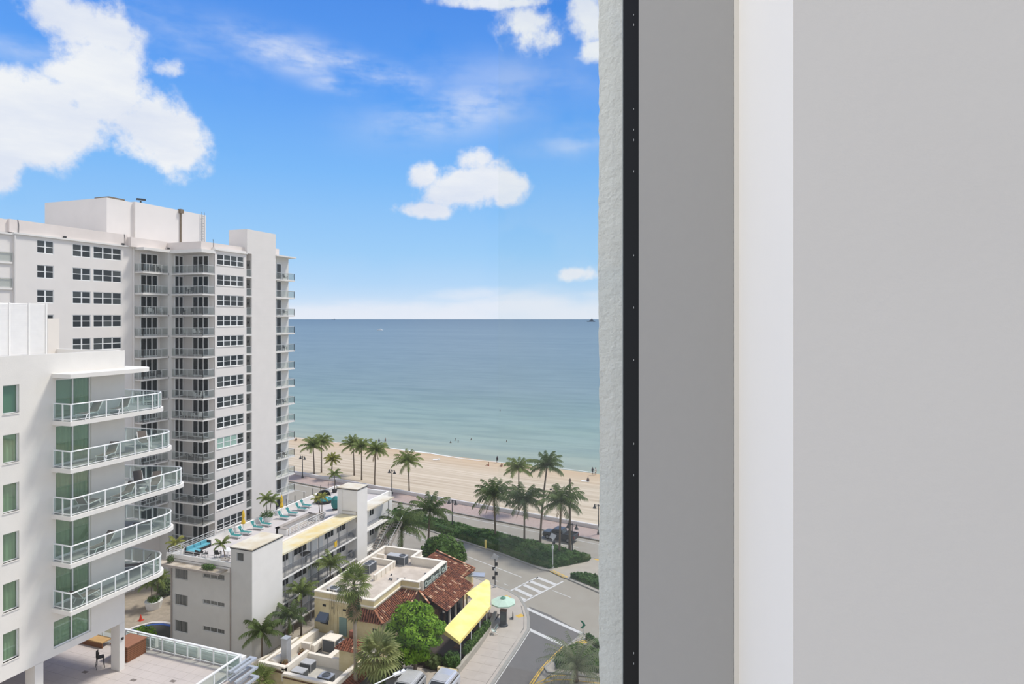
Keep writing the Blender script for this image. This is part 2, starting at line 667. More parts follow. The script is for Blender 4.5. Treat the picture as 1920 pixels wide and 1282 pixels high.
for k in range(150):                        # glints on the gasket, modelled as tiny pale boxes
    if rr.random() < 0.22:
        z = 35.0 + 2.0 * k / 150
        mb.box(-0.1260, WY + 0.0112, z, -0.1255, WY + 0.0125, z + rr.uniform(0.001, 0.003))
stuff(part('gasket_glint', mb, 'grey_metal', win))
mb = MB().box(-0.1475, WY + 0.05, 34.5, -0.139, WY + 0.075, 37.4)
part('outer_channel', mb, 'grey_metal', win)
mb = MB().box(-2.3, WY + 0.030, 34.5, -0.125, WY + 0.034, 37.4)
part('pane', mb, 'window_glass', win)
mb = MB().box(-0.322, WY + 0.042, 34.5, -0.125, WY + 0.046, 37.4)
part('pane', mb, 'window_glass_tinted', win)
mb = MB()
mb.quad((-0.0052, WY - 0.0005, 34.5), (0.0008, WY - 0.004, 34.5), (0.0008, WY - 0.004, 37.4), (-0.0052, WY - 0.0005, 37.4))
part('sealant_bead', mb, 'sealant', win)
# white plastered reveal, slightly splayed, then the wall of the room
mb = MB().prism([(0.0, WY), (0.0408, 0.55), (0.0418, 0.5505), (0.06, WY + 0.2), (0.0, WY + 0.2)], 34.5, 37.4)
struct(part('trim_1', mb, 'reveal_paint'))
mb = MB().box(0.0412, 0.55, 34.4, 2.6, 0.75, 37.6)
struct(part('wall_right', mb, 'room_paint'))
# unseen fill light, added to brighten the reveal and wall
al = bpy.data.lights.new('reveal_fill', 'AREA')
al.shape = 'DISK'
al.size = 0.5
al.energy = 11
al.color = (1.0, 0.97, 0.93)
ao = bpy.data.objects.new('reveal_fill', al)
COL.objects.link(ao)
ao.location = (-1.3, 0.1, 37.5)
ao.rotation_euler = (Vector((-1.3, 0.1, 37.5)) - Vector((0.1, 0.62, 36.0))).to_track_quat('Z', 'Y').to_euler()

# ------------------------------------------------------------------ ground, beach, sea
def fk(x): return 97.6 - 0.192 * x          # kerb of the beach promenade
def sw(x): return 102.7 - 0.191 * x         # low wave wall
def sl(x): return 140.9 - 0.146 * x         # waterline

mb = MB().quad((-70000, 128, 0), (70000, 128, 0), (70000, 90000, 0), (-70000, 90000, 0))
o = struct(part('sea', mb, 'sea_water'))
mb = MB()
NX = 40
for i in range(NX):
    xa, xb = -420 + i * 16, -420 + (i + 1) * 16
    for j, (u0, u1, h0, h1) in enumerate(((0, 0.5, 0.22, 0.2), (0.5, 0.85, 0.2, 0.1), (0.85, 1.0, 0.1, 0.0), (1.0, 1.3, 0.0, -0.8))):
        q = [(x, sw(x) + (sl(x) - sw(x)) * u, h) for x, u, h in ((xa, u0, h0), (xb, u0, h0), (xb, u1, h1), (xa, u1, h1))]
        mb.quad(*q)
struct(part('beach', mb, 'sand'))
rr = random.Random(11)
mb = MB()
x = -150.0
while x < 10:
    L = rr.uniform(3, 9)
    thick = (0.9 if -97 < x < -70 else 0.35) * rr.uniform(0.5, 1.2)
    off = 0.8 * math.sin(x * 0.12) + 0.4 * math.sin(x * 0.31)
    if rr.random() < 0.9:
        a = (x, sl(x) - 0.2 + off)
        x2 = x + L
        b = (x2, sl(x2) - 0.2 + 0.8 * math.sin(x2 * 0.12) + 0.4 * math.sin(x2 * 0.31))
        mb.strip([a, b], thick, 0.05)
    x += L
stuff(part('foam', mb, 'foam'))
mb = MB().box(-300, -60, -0.3, 120, 62, -0.02)
struct(part('ground', mb, 'concrete'))
mb = MB().prism([(-120, 62), (60, 62), (60, fk(60)), (-120, fk(-120))], -0.3, 0.0)
mb.prism([(-24.2, 30), (60, 30), (60, 62), (-24.2, 62)], -0.3, 0.0)
struct(part('road', mb, 'asphalt'))
mb = MB().prism([(-420, fk(-420)), (220, fk(220)), (220, sw(220)), (-420, sw(-420))], -0.3, 0.13)
struct(part('promenade', mb, 'promenade_brick'))
mb = MB().strip([(-300, fk(-300) - 0.1), (60, fk(60) - 0.1)], 0.22, 0, 0.15)
struct(part('kerb', mb, 'kerb_concrete'))
struct(part('gutter_line', MB().strip([(-300, fk(-300) - 0.35), (60, fk(60) - 0.35)], 0.28, 0.003, 0.004), 'soil'))
mb = MB()
for i in range(60):                          # the wave wall: low, white, rounded top
    x0, x1 = -250 + i * 5, -245 + i * 5
    mb.bar((x0, sw(x0), 0.33), (x1, sw(x1), 0.33), 0.55, 0.66)
    mb.bar((x0, sw(x0), 0.7), (x1, sw(x1), 0.7), 0.4, 0.1)
struct(part('wall_beach', mb, 'white_stone'))
# side street: fresh dark asphalt
mb = MB().prism([(-22.85, 30), (-22.85, 66), (-22.95, 69.7), (-23.8, 72.4), (-24.7, 75.4), (-21.65, 74.1), (-16.9, 71.2), (-17.8, 67.4), (-18.6, 63.9), (-19.0, 59.5), (-19.6, 50), (-19.6, 30)], -0.2, 0.006)
struct(part('street_side', mb, 'dark_asphalt'))
kerbline = [(-22.85, 30), (-22.85, 63), (-22.85, 66), (-22.95, 69.7), (-23.84, 72.4), (-25.1, 75.0), (-26.65, 77.25), (-28.65, 78.68), (-30.5, 79.3), (-34, 80.9), (-46, 86.2), (-60, 92.4)]
mb = MB().prism(kerbline + [(-60, 84.6), (-47, 84.6), (-47, 58), (-45, 58), (-45, 30)], -0.2, 0.12)
struct(part('pavement', mb, 'sidewalk_concrete'))
pv = bpy.data.objects['pavement']
rr = random.Random(2)
for j in range(24):                          # concrete slabs of the street-side pavement
    for i in range(2):
        x0, y0 = -26.55 + 1.58 * i, 34 + 1.5 * j
        if y0 > 68:
            continue
        part('slab', MB().box(x0 + 0.012, y0 + 0.012, 0.11, x0 + 1.568, y0 + 1.488, 0.128 + rr.uniform(0, 0.004)), 'sidewalk_concrete', pv)
mb = MB().strip(kerbline, 0.34, 0, 0.14)
struct(part('kerb', mb, 'kerb_concrete'))
mb = MB().strip([(x - 0.55, y) for x, y in kerbline[:6]], 0.08, 0.121, 0.004)
struct(part('gutter_line', mb, 'dark_asphalt'))


def paint(name, path, w, z=0.012, m='road_paint'):
    return struct(part(name, MB().strip(path, w, z), m))


paint('road_marking', [(-24.92, 74.84), (-16.75, 70.88)], 0.5)
paint('road_marking', [(-22.95, 69.87), (-17.7, 67.45)], 0.5)
paint('road_marking', [(-22.62, 30), (-22.62, 66), (-22.7, 69.6)], 0.1)
paint('road_marking', [(-28.6, 78.56), (-26.37, 84.42)], 0.28)
paint('road_marking', [(-25.84, 76.25), (-22.68, 84.18)], 0.28)
for a, b in (((-26.5, 84.3), (-23.4, 82.8)), ((-27.0, 82.7), (-23.95, 81.3)), ((-27.5, 81.35), (-24.6, 79.8)), ((-28.05, 79.7), (-25.15, 78.15)), ((-27.4, 77.75), (-25.7, 76.85))):
    paint('road_marking', [a, b], 0.62)
paint('road_marking', [(-23.23, 80.89), (-20.44, 79.61)], 0.13)
paint('road_marking', [(-15.0, 77.1), (-12.2, 75.8)], 0.13)
paint('road_marking', [(-60, 97.5), (-40.02, 88.66), (-28.5, 83.57)], 0.15)
paint('road_marking', [(-31.56, 81.36), (-31.05, 81.1)], 0.12)
paint('road_marking', [(-30.02, 80.69), (-29.37, 80.4)], 0.12)
for x0 in (-100, -88, -76, -64, -51.5, -39.9, -27):
    paint('road_marking', [(x0, 92.6 - 0.2 * x0), (x0 + 3.2, 92.6 - 0.2 * (x0 + 3.2))], 0.13)
paint('road_marking', [(-110, 95.9 - 0.2 * -110), (-31.5, 102.0), (-10, 97.7)], 0.14)
paint('road_marking', [(-17.95, 67.5), (-18.72, 63.9), (-19.05, 61.9), (-19.15, 59.5), (-19.7, 50), (-19.7, 36)], 0.16, m='yellow_paint')
paint('road_marking', [(-18.2, 67.5), (-18.95, 63.9), (-19.25, 61.9), (-19.4, 59.5), (-19.9, 50)], 0.1, m='yellow_paint')
paint('road_marking', [(-18.95, 59.6), (-17.6, 61.6), (-16.4, 62.15), (-12, 62.7)], 0.14, m='yellow_paint')
paint('road_marking', [(-18.6, 59.6), (-17.3, 60.9), (-16.0, 61.4), (-12, 62.0)], 0.12, m='yellow_paint')
paint('tactile_paving', [(-28.6, 76.9), (-27.8, 76.5)], 0.8, 0.125, 'yellow_paint')
paint('tactile_paving', [(-25.2, 72.6), (-24.6, 72.2)], 0.9, 0.125, 'yellow_paint')
paint('tactile_paving', [(-25.2, 87.0), (-22.5, 85.3)], 0.6, 0.125, 'yellow_paint')
paint('tactile_paving', [(-16.9, 68.3), (-15.9, 69.2)], 0.75, 0.135, 'yellow_paint')
paint('tactile_paving', [(-20.3, 93.5), (-19.0, 92.9)], 0.6, 0.125, 'yellow_paint')
# median with the hedge, and the corner islands
med = [(-60, 100.9), (-44.3, 94.45), (-34.9, 91.0), (-26.65, 87.0), (-25.1, 86.9), (-22.5, 85.2), (-16.9, 82.0), (-8, 77.5), (-2, 80), (-10, 91), (-19.9, 93.6), (-23.5, 94.2), (-26.2, 95.7), (-37.7, 98.7), (-46, 100.6), (-60, 103.6)]
struct(part('traffic_island', MB().prism(med, -0.2, 0.12), 'concrete'))
struct(part('kerb', MB().strip(med + [med[0]], 0.22, 0, 0.15), 'kerb_concrete'))
isl = [(-17.7, 67.35), (-18.45, 63.9), (-18.8, 62.6), (-18.3, 61.9), (-17.0, 62.15), (-9, 63.2), (-6, 60), (2, 58), (2, 61), (-9, 65.5), (-14.1, 67.9), (-16.25, 70.35), (-16.75, 70.9)]
struct(part('traffic_island', MB().prism(isl, -0.2, 0.12), 'concrete'))
struct(part('kerb', MB().strip(isl + [isl[0]], 0.22, 0, 0.15), 'kerb_concrete'))
# courtyard between the tower and the low motel
struct(part('court_paving', MB().box(-76, 44, -0.1, -59, 84, 0.03), 'pavers'))

# ------------------------------------------------------------------ shared little builders
def frame_window_x(w, h, cols, rows, bar=0.07, d=0.06):
    """window frame lying in the YZ plane, origin lower front corner, facing +X"""
    mb = MB()
    for k in range(cols + 1):
        y = (w - bar) * k / cols
        mb.box(-d, y, 0, 0, y + bar, h)
    for k in range(rows + 1):
        z = (h - bar) * k / rows
        mb.box(-d * 0.9, 0, z, -0.002, w, z + bar)
    return mb


def panes_x(w, h, cols, rows, bar=0.07):
    pw, ph = (w - bar) / cols, (h - bar) / rows
    return [(bar + pw * c, bar + ph * r, pw - bar, ph - bar) for c in range(cols) for r in range(rows)]


def yawed(mb):
    """turn a +X-facing YZ piece into a -Y-facing XZ piece: (x,y,z) -> (y,-x,z)"""
    mb.v = [(y, -x, z) for x, y, z in mb.v]
    return mb


_cache = {}


def pane_mesh(w, h, m, facing='x'):
    k = ('pane', round(w, 3), round(h, 3), m, facing)
    if k not in _cache:
        mb = MB().box(-0.045, 0, 0, -0.03, w, h)
        if facing == 'y':
            yawed(mb)
        _cache[k] = mb.mesh('pane', m)
    return _cache[k]


def add_window(par, x, y, z, w, h, cols, rows, facing='x', name='window', fm='white_metal', gm='dark_glass', bar=0.07):
    """window with each pane a child; at (x,y,z) lower corner in world space"""
    k = ('frame', round(w, 3), round(h, 3), cols, rows, facing, fm, bar)
    if k not in _cache:
        mb = frame_window_x(w, h, cols, rows, bar)
        if facing == 'y':
            yawed(mb)
        _cache[k] = mb.mesh(name, fm)
    o = put(name, _cache[k], par, at=(x, y, z))
    for a, b, c, d in panes_x(w, h, cols, rows, bar):
        put('pane', pane_mesh(c, d, gm if isinstance(gm, str) else gm(), facing), o, local=(0, a, b) if facing == 'x' else (a, 0, b))
    return o


def rail_run(mb, pts, z, h, post=0.05, gap=1.25, top=0.06, corner=True):
    """posts, top and bottom rail along a polyline at height z"""
    for a, b in zip(pts, pts[1:]):
        a, b = Vector((*a, 0)), Vector((*b, 0))
        L = (b - a).length
        n = max(1, round(L / gap))
        for k in range(n + 1):
            p = a.lerp(b, k / n)
            mb.box(p.x - post / 2, p.y - post / 2, z, p.x + post / 2, p.y + post / 2, z + h)
        mb.bar((a.x, a.y, z + h), (b.x, b.y, z + h), top, top)
        mb.bar((a.x, a.y, z + 0.09), (b.x, b.y, z + 0.09), 0.035, 0.035)


def glass_runs(par, pts, z, h, gap, m, th=0.012, name='glass_panel', post=0.06):
    """one glass panel between each two posts"""
    for a, b in zip(pts, pts[1:]):
        a, b = Vector((*a, 0)), Vector((*b, 0))
        L = (b - a).length
        n = max(1, round(L / gap))
        ang = math.atan2(b.y - a.y, b.x - a.x)
        w = L / n - post
        k2 = ('gl', round(w, 3), round(h, 3), m)
        if k2 not in _cache:
            _cache[k2] = MB().box(-w / 2, -th / 2, 0.12, w / 2, th / 2, h - 0.05).mesh(name, m)
        for k in range(n):
            p = a.lerp(b, (k + 0.5) / n)
            put(name, _cache[k2], par, at=(p.x, p.y, z), rz=ang)


mat('hatch_metal', (120, 124, 128), 0.6, 0.05, 2)
mat('corridor_shade', (138, 140, 138), 0.8, 0.05, 1)  # grey tone for the shade on the corridor slot wall
mat('bark_grey', (120, 108, 92), 0.9, 0.1, 2)
# ------------------------------------------------------------------ the tall white tower
TW = thing('apartment_tower', 'tall white condominium tower with stacked railed balconies and rooftop penthouse, by the beach', 'building', (-78, 66, 0))
XA, X1, XB = -75.6, -74.0, -68.4
ZS = [42.3 - 2.858 * i for i in range(15)]
rr = random.Random(5)
dg = lambda: 'dark_glass' if rr.random() < 0.7 else 'dark_glass_blinds'
# walls
holesA = []
G2 = [(49.86, 51.78, 2), (53.99, 56.29, 2), (56.6, 60.43, 3)]
for i in range(15):
    z0, z1 = ZS[i] + 1.27, ZS[i] + 2.8
    for a, b, n in G2:
        holesA.append((a, b, z0, z1))
mb = wall_x(XA, 47.37, 62.22, 0, 45.5, holesA, 0.14)
wall_x(XA, 62.22, 66.2, 0, 45.5, [], 0.1, mb)
mb.box(-92, 30, 0, XA - 0.16, 66.2, 45.5)
wall_x(-77.2, 34, 47.37, 0, 45.5, [], 0.1, mb)
mb.quad((-77.2, 47.37, 0), (XA, 47.37, 0), (XA, 47.37, 45.5), (-77.2, 47.37, 45.5))
part('wall', mb, 'tower_paint', TW)
mb = MB().box(-92, 66.2, 0, X1, 81.0, 45.5)
part('wall', mb, 'recess_paint', TW)
holesB = [(69.17 + 1.262 * k, 69.17 + 1.262 * (k + 1), ZS[i] + 1.27, ZS[i] + 2.8) for i in range(15) for k in (0,)]
holesB = [(69.17, 74.22, ZS[i] + 1.27, ZS[i] + 2.8) for i in range(15)]
mb = wall_x(XB, 68.75, 74.75, 0, 46.0, holesB, 0.14)
mb.box(X1 + 0.02, 68.75, 0, XB - 0.16, 74.75, 46.0)
part('wall', mb, 'tower_paint', TW)
# blank end slab, rising above the roof
mb = MB().box(-71.8, 75.84, 0, XB, 81.04, 49.3).box(-71.8, 74.9, 45.7, XB, 75.84, 49.3).box(-74, 74.75, 0, -70.4, 81.0, 45.7)
part('end_wall', mb, 'tower_paint', TW)
mb = MB()
for k in range(90):                          # shallow joints of the block courses
    mb.box(XB - 0.01, 75.9, 1 + 0.535 * k, XB + 0.006, 81.0, 1 + 0.535 * k + 0.03)
stuff(part('wall_joint', mb, 'recess_paint', TW))
mb = MB().box(-76, 81.04, 0, -69.6, 85.5, 45.9)
part('wall', mb, 'recess_paint', TW)
# roof edge: lip and parapets
for q in ((-93, 47.3, 45.42, XA + 0.22, 62.3, 45.62), (-77.4, 33, 45.3, XA + 0.1, 47.37, 45.5), (XA, 62.2, 45.15, X1 + 0.15, 66.35, 45.5), (X1 - 0.3, 66.35, 45.05, XB + 0.12, 68.8, 45.5), (-75, 68.7, 45.55, XB + 0.2, 74.8, 45.75), (-76, 81.04, 45.9, XB + 0.15, 85.75, 46.1)):
    part('roof_lip', MB().box(*q), 'slab_paint', TW)
for q in ((-92, 47.0, 45.6, XA - 0.05, 61.3, 47.05), (-90, 30, 45.5, XA - 0.3, 47.0, 47.0), (-88, 61.3, 45.5, -75.0, 67.0, 46.75), (-80, 66.9, 45.5, -68.9, 74.9, 46.6), (-76, 81.04, 46.1, -69.9, 83.6, 47.3)):
    part('parapet', MB().box(*q), 'parapet_paint', TW)
for p in ((XA + 0.02, 47.9), (XA + 0.02, 60.9), (-68.85, 69.0)):
    part('cable', MB().tube([(p[0], p[1], 45.6), (p[0] - 0.02, p[1] + 0.03, 46.5), (p[0] - 0.06, p[1] - 0.05, 47.1)], 0.03, 6), 'dark_metal', TW)
for p in ((XA + 0.1, 53), (XA + 0.1, 62.2), (XA + 0.15, 60.5), (X1, 66.2)):
    part('roof_lamp', MB().box(p[0] - 0.12, p[1] - 0.12, 45.62, p[0] + 0.12, p[1] + 0.12, 45.85), 'dark_metal', TW)
for q in ((XA + 0.1, 62.1), (XA + 0.06, 47.5)):
    part('downpipe', MB().tube([(*q, 0), (*q, 45.4)], 0.1, 8), 'tower_paint', TW)
# penthouse
mb = MB().box(-92, 61.76, 45, -80.0, 65.7, 52.35).box(-92, 65.7, 45, -79.6, 78.2, 52.45)
part('penthouse', mb, 'tower_paint', TW)
mb = MB().tube([(-79.5, 73.3, 45), (-79.5, 73.3, 52)], 0.14, 8).box(-79.8, 73.0, 52, -79.2, 73.6, 52.6)
part('downpipe', mb, 'bark_grey', TW)
mb = MB()
for y in (77.2, 77.7):
    mb.bar((-79.4, y, 46), (-79.4, y, 52.8), 0.05)
for k in range(16):
    mb.bar((-79.4, 77.2, 46.2 + 0.4 * k), (-79.4, 77.7, 46.2 + 0.4 * k), 0.04)
part('ladder', mb, 'hatch_metal', TW)
part('roof_hatch', MB().box(-86.5, 63, 52.3, -83.6, 64.5, 52.55), 'bark_grey', TW)
part('roof_hatch', MB().box(-83.4, 62.6, 52.3, -80.7, 65, 52.7), 'bark_grey', TW)
mb = MB().tube([(-80, 66.9, 52.4), (-80, 66.9, 52.75)], 0.12, 6).bar((-80, 66.3, 52.95), (-80, 67.6, 53.05), 0.3, 0.25)
part('roof_vent', mb, 'dark_metal', TW)
# windows
for i in range(5):
    for a, b, n in G2:
        if n == 2 and a < 50 and i > 3:
            continue
        w = (b - a) / n
        for k in range(n):
            add_window(TW, XA - 0.05, a + w * k, ZS[i] + 1.27, w, 1.53, 1, 2, gm=dg, bar=0.08)
for i in range(14):
    for k in range(4):
        g = dg if not (i == 9 and k < 3) else 'green_blind'
        add_window(TW, XB - 0.05, 69.17 + 1.2625 * k, ZS[i] + 1.27, 1.2625, 1.53, 1, 2, gm=g, bar=0.08)
# window ledges, one per row
for i in range(14):
    part('window_ledge', MB().box(XB, 69.1, ZS[i] + 1.19, XB + 0.06, 74.3, ZS[i] + 1.27), 'slab_paint', TW)
# balconies -- three stacks
for i in range(14):
    z = ZS[i]
    if i < 13:
        b = part('balcony', MB().box(XA, 62.22, z - 0.2, X1, 66.3, z), 'slab_paint', TW)
        part('balcony_floor', MB().box(XA, 62.3, z, X1 - 0.06, 66.2, z + 0.015), 'balcony_floor', b, at=(0, 0, 0))
        pts = [(XA + 0.05, 62.3), (X1 - 0.08, 62.3), (X1 - 0.08, 66.15)]
        mb = MB()
        rail_run(mb, pts, z, 1.07, 0.055, 0.98, 0.06)
        part('railing', mb, 'grey_metal', b, at=(0, 0, 0))
        glass_runs(b, pts, z, 1.07, 0.98, 'tower_rail_glass')
        for k in range(1):
            add_window(TW, XA + 0.06, 63.1, z + 0.02, 2.75, 2.6, 3, 1, name='sliding_door', gm='dark_glass', bar=0.15)
    b = part('balcony', MB().box(X1, 66.65, z - 0.2, XB, 68.76, z), 'slab_paint', TW)
    part('balcony_floor', MB().box(X1, 66.72, z, XB - 0.06, 68.74, z + 0.015), 'balcony_floor', b, at=(0, 0, 0))
    pts = [(X1 + 0.05, 66.74), (XB - 0.08, 66.74), (XB - 0.08, 68.7)]
    mb = MB()
    rail_run(mb, pts, z, 1.07, 0.055, 1.35, 0.06)
    part('railing', mb, 'grey_metal', b, at=(0, 0, 0))
    glass_runs(b, pts, z, 1.07, 1.35, 'tower_rail_glass')
    add_window(TW, X1 + 0.06, 67.15, z + 0.02, 1.5, 2.6, 2, 1, name='sliding_door', gm='dark_glass', bar=0.14)
    add_window(TW, -72.35, 68.74 - 0.06, z + 0.02, 2.95, 2.6, 3, 1, 'y', name='sliding_door', gm='dark_glass', bar=0.15)
    if i < 14:
        b = part('balcony', MB().box(-71.5, 81.04, z - 0.2, XB, 85.6, z), 'slab_paint', TW)
        pts = [(XB - 0.08, 81.1), (XB - 0.08, 85.5), (-71.4, 85.5)]
        mb = MB()
        rail_run(mb, pts, z, 1.07, 0.055, 1.5, 0.06)
        part('railing', mb, 'grey_metal', b, at=(0, 0, 0))
        glass_runs(b, pts, z, 1.07, 1.5, 'tower_rail_glass')
        add_window(TW, -69.48, 82.5, z + 0.02, 1.15, 2.6, 1, 1, name='sliding_door', gm='dark_glass', bar=0.1)
    # open corridor slot beside the blank end
    b = part('corridor_slab', MB().box(-70.4, 74.75, z - 0.2, XB, 75.84, z), 'slab_paint', TW)
    mb = MB()
    rail_run(mb, [(XB - 0.06, 74.8), (XB - 0.06, 75.8)], z, 1.07, 0.05, 1.0, 0.05)
    part('railing', mb, 'grey_metal', b, at=(0, 0, 0))
    glass_runs(b, [(XB - 0.06, 74.8), (XB - 0.06, 75.8)], z, 1.07, 1.0, 'tower_rail_glass')
    part('corridor_shade_panel', MB().box(-69.5, 75.8, z + 0.02, -68.65, 75.84, z + 2.45), 'corridor_shade', TW)  # grey sheet standing in for shade on the slot's side wall
    part('wall_lamp', MB().box(-69.1, 75.68, z + 1.6, -68.9, 75.8, z + 1.9), 'dark_metal', TW)
# the stack at the far left edge of the view
for i in range(4):
    z = ZS[i]
    b = part('balcony', MB().box(-77.2, 42, z - 0.2, XA, 47.3, z), 'slab_paint', TW)
    mb = MB()
    pts = [(XA - 0.06, 42), (XA - 0.06, 47.3)]
    rail_run(mb, pts, z, 1.07, 0.055, 1.8, 0.06)
    part('railing', mb, 'grey_metal', b, at=(0, 0, 0))
    glass_runs(b, pts, z, 1.07, 1.8, 'tower_rail_glass')
    add_window(TW, -77.14, 43.6, z + 0.02, 2.7, 2.6, 2, 1, name='sliding_door', gm='dark_glass', bar=0.1)
# ground floor shop windows onto the court
for y in (53.0, 56.2, 58.4):
    add_window(TW, XA + 0.06, y, 0.3, 1.9, 2.1, 2, 1, name='shop_window', gm='dark_glass', bar=0.09)

# plastic and dark balcony chairs
def chair_proto(name, label, m, cat='chair'):
    t = thing(name, label, cat, (0, 0, -50), 0, None)
    part('seat', MB().box(-0.25, -0.24, 0.38, 0.25, 0.24, 0.43), m, t, local=(0, 0, 0))
    part('backrest', MB().quad((-0.25, 0.24, 0.42), (0.25, 0.24, 0.42), (0.22, 0.36, 0.92), (-0.22, 0.36, 0.92)).quad((-0.22, 0.39, 0.92), (0.22, 0.39, 0.92), (0.25, 0.27, 0.42), (-0.25, 0.27, 0.42)), m, t, local=(0, 0, 0))
    for sx in (-1, 1):
        part('arm', MB().bar((sx * 0.27, -0.22, 0.62), (sx * 0.27, 0.28, 0.64), 0.05), m, t, local=(0, 0, 0))
        for y in (-0.2, 0.22):
            part('leg', MB().bar((sx * 0.26, y, 0), (sx * 0.24, y * 0.9, 0.6), 0.045), m, t, local=(0, 0, 0))
    return t


mat('white_plastic', (226, 226, 224), 0.5, 0.02)
mat('black_weave', (44, 43, 43), 0.7, 0.1, 20)
mat('sling_taupe', (106, 98, 92), 0.85, 0.06, 20)
WCH = chair_proto('plastic_chair', '', 'white_plastic')
DCH = chair_proto('patio_chair', '', 'black_weave')
used_w = used_d = False
BAY = {1: 'inner balcony stack', 2: 'corner balcony stack', 3: 'seaward end balcony stack'}
SPOT = [  # (white?, bay, floor, x, y, turn)
    (0, 1, 0, -75.0, 64.9, 80), (0, 1, 0, -74.9, 65.7, 100), (1, 1, 2, -74.5, 63.9, 200), (1, 1, 2, -74.5, 65.7, 90), (0, 1, 5, -74.9, 64.2, 120), (0, 1, 5, -74.8, 65.4, 60), (0, 1, 6, -74.7, 65.6, 30),
    (0, 2, 1, -71.9, 67.6, 170), (0, 2, 1, -70.9, 67.5, 200), (0, 2, 2, -72.3, 67.4, 170), (0, 2, 2, -70.8, 67.5, 190), (1, 2, 3, -71.9, 67.3, 170), (1, 2, 3, -70.5, 67.4, 200), (1, 2, 3, -69.6, 67.6, 120),
    (1, 2, 6, -70.4, 67.4, 170), (1, 2, 6, -69.4, 67.6, 230), (1, 2, 7, -72.4, 67.4, 170), (1, 2, 7, -71.0, 67.5, 140), (1, 2, 7, -69.6, 67.5, 220), (0, 2, 9, -71.6, 67.4, 180), (0, 2, 9, -70.4, 67.4, 180), (0, 2, 11, -71.3, 67.4, 180), (0, 2, 11, -70.0, 67.4, 180),
    (0, 3, 0, -68.95, 82.7, 90), (0, 3, 0, -68.95, 83.9, 90), (0, 3, 2, -68.95, 82.7, 90), (0, 3, 2, -68.95, 83.9, 90), (0, 3, 4, -68.95, 82.6, 90), (0, 3, 4, -68.95, 83.8, 90), (0, 3, 7, -68.95, 82.4, 90), (0, 3, 7, -68.95, 83.6, 90), (0, 3, 10, -68.95, 82.6, 90), (0, 3, 10, -68.95, 83.8, 90)]
seen = {}
for wh, bay, fl, x, y, turn in SPOT:
    k = (wh, bay, fl)
    nth = seen[k] = seen.get(k, 0) + 1
    pos = ['first', 'second', 'third'][nth - 1]
    lab = '%s %s from the left, %s balcony of the tower\'s %s' % ('white plastic chair' if wh else 'dark patio chair', pos, ORD[fl], BAY[bay])
    src = WCH if wh else DCH
    if (used_w if wh else used_d):
        o = dup(src, (x, y, ZS[fl] + 0.015), R(turn), lab)
    else:
        o = src
        o.location = (x, y, ZS[fl] + 0.015)
        o.rotation_euler.z = R(turn)
        o['label'] = lab
        if wh: used_w = True
        else: used_d = True
    o['group'] = 'white plastic chairs on the tower balconies' if wh else 'dark chairs on the tower balconies'

# ------------------------------------------------------------------ the near white hotel wing with curved balconies
NB = thing('hotel_wing', 'near white hotel wing with green glass doors and round-ended glass balconies', 'building', (-45, 28, 11.8))
XN = -40.05
DECK = 11.8
ZN = [29.7 - 2.9 * i for i in range(5)]
WIN = [(24.54, 25.42, 32.15 - 2.88 * i - 1.67, 32.15 - 2.88 * i) for i in range(6)]
DOORS = [(27.55, 29.85, z + 0.05, z + 2.55) for z in ZN]
LOW = (27.42, 29.85, 15.5, 17.2)
holes = WIN + DOORS + [LOW]
mb = wall_x(XN, 8, 32.25, 15.05, 33.85, holes, 0.3)
mb.quad((-62, 32.25, 15.05), (-62, 32.25, 33.85), (XN, 32.25, 33.85), (XN, 32.25, 15.05))
mb.quad((XN, 8, 15.05), (XN, 32.25, 15.05), (-62, 32.25, 15.05), (-62, 8, 15.05))
mb.quad((-62, 8, 33.0), (XN, 8, 33.0), (XN, 32.25, 33.0), (-62, 32.25, 33.0))
part('wall', mb, 'white_stucco', NB)
mb = MB().box(XN - 0.25, 8, 32.6, XN + 0.001, 32.25, 33.85).box(-62, 32.0, 33.0, XN, 32.26, 33.85)
part('parapet', mb, 'white_stucco', NB)
part('column', MB().box(-40.86, 31.86, DECK, XN, 32.25, 15.06), 'white_stucco', NB)
part('column', MB().box(-40.9, 26.3, DECK, XN, 26.8, 15.06), 'white_stucco', NB)
part('lamp_box', MB().box(XN, 31.98, 13.9, XN + 0.08, 32.12, 14.05), 'dark_metal', NB)
part('wall', MB().box(-52, 8, DECK, -51.8, 32, 15.06), 'recess_paint', NB)
part('roof_block', MB().box(-48.5, 31.4, 33, -46.45, 32.2, 36.04), 'warm_stucco', NB)
# louvred screen of the rooftop plant
sc_ = part('roof_screen', MB().box(-46.72, 20, 33.0, -46.67, 31.37, 33.2), 'screen_metal', NB)
for y in (22.4, 24.8, 27.2, 28.9, 30.15, 31.32):
    part('screen_post', MB().box(-46.56, y - 0.05, 33, -46.46, y + 0.05, 37.12), 'screen_metal', sc_, at=(0, 0, 0))
mb = MB()
for k in range(48):
    z = 33.25 + 0.08 * k
    mb.quad((-46.5, 20, z), (-46.5, 31.37, z), (-46.53, 31.37, z + 0.072), (-46.53, 20, z + 0.072))
    mb.quad((-46.53, 20, z + 0.062), (-46.53, 31.37, z + 0.062), (-46.5, 31.37, z - 0.01), (-46.5, 20, z - 0.01))
stuff(part('louvre_blade', mb, 'screen_metal', sc_, at=(0, 0, 0)))


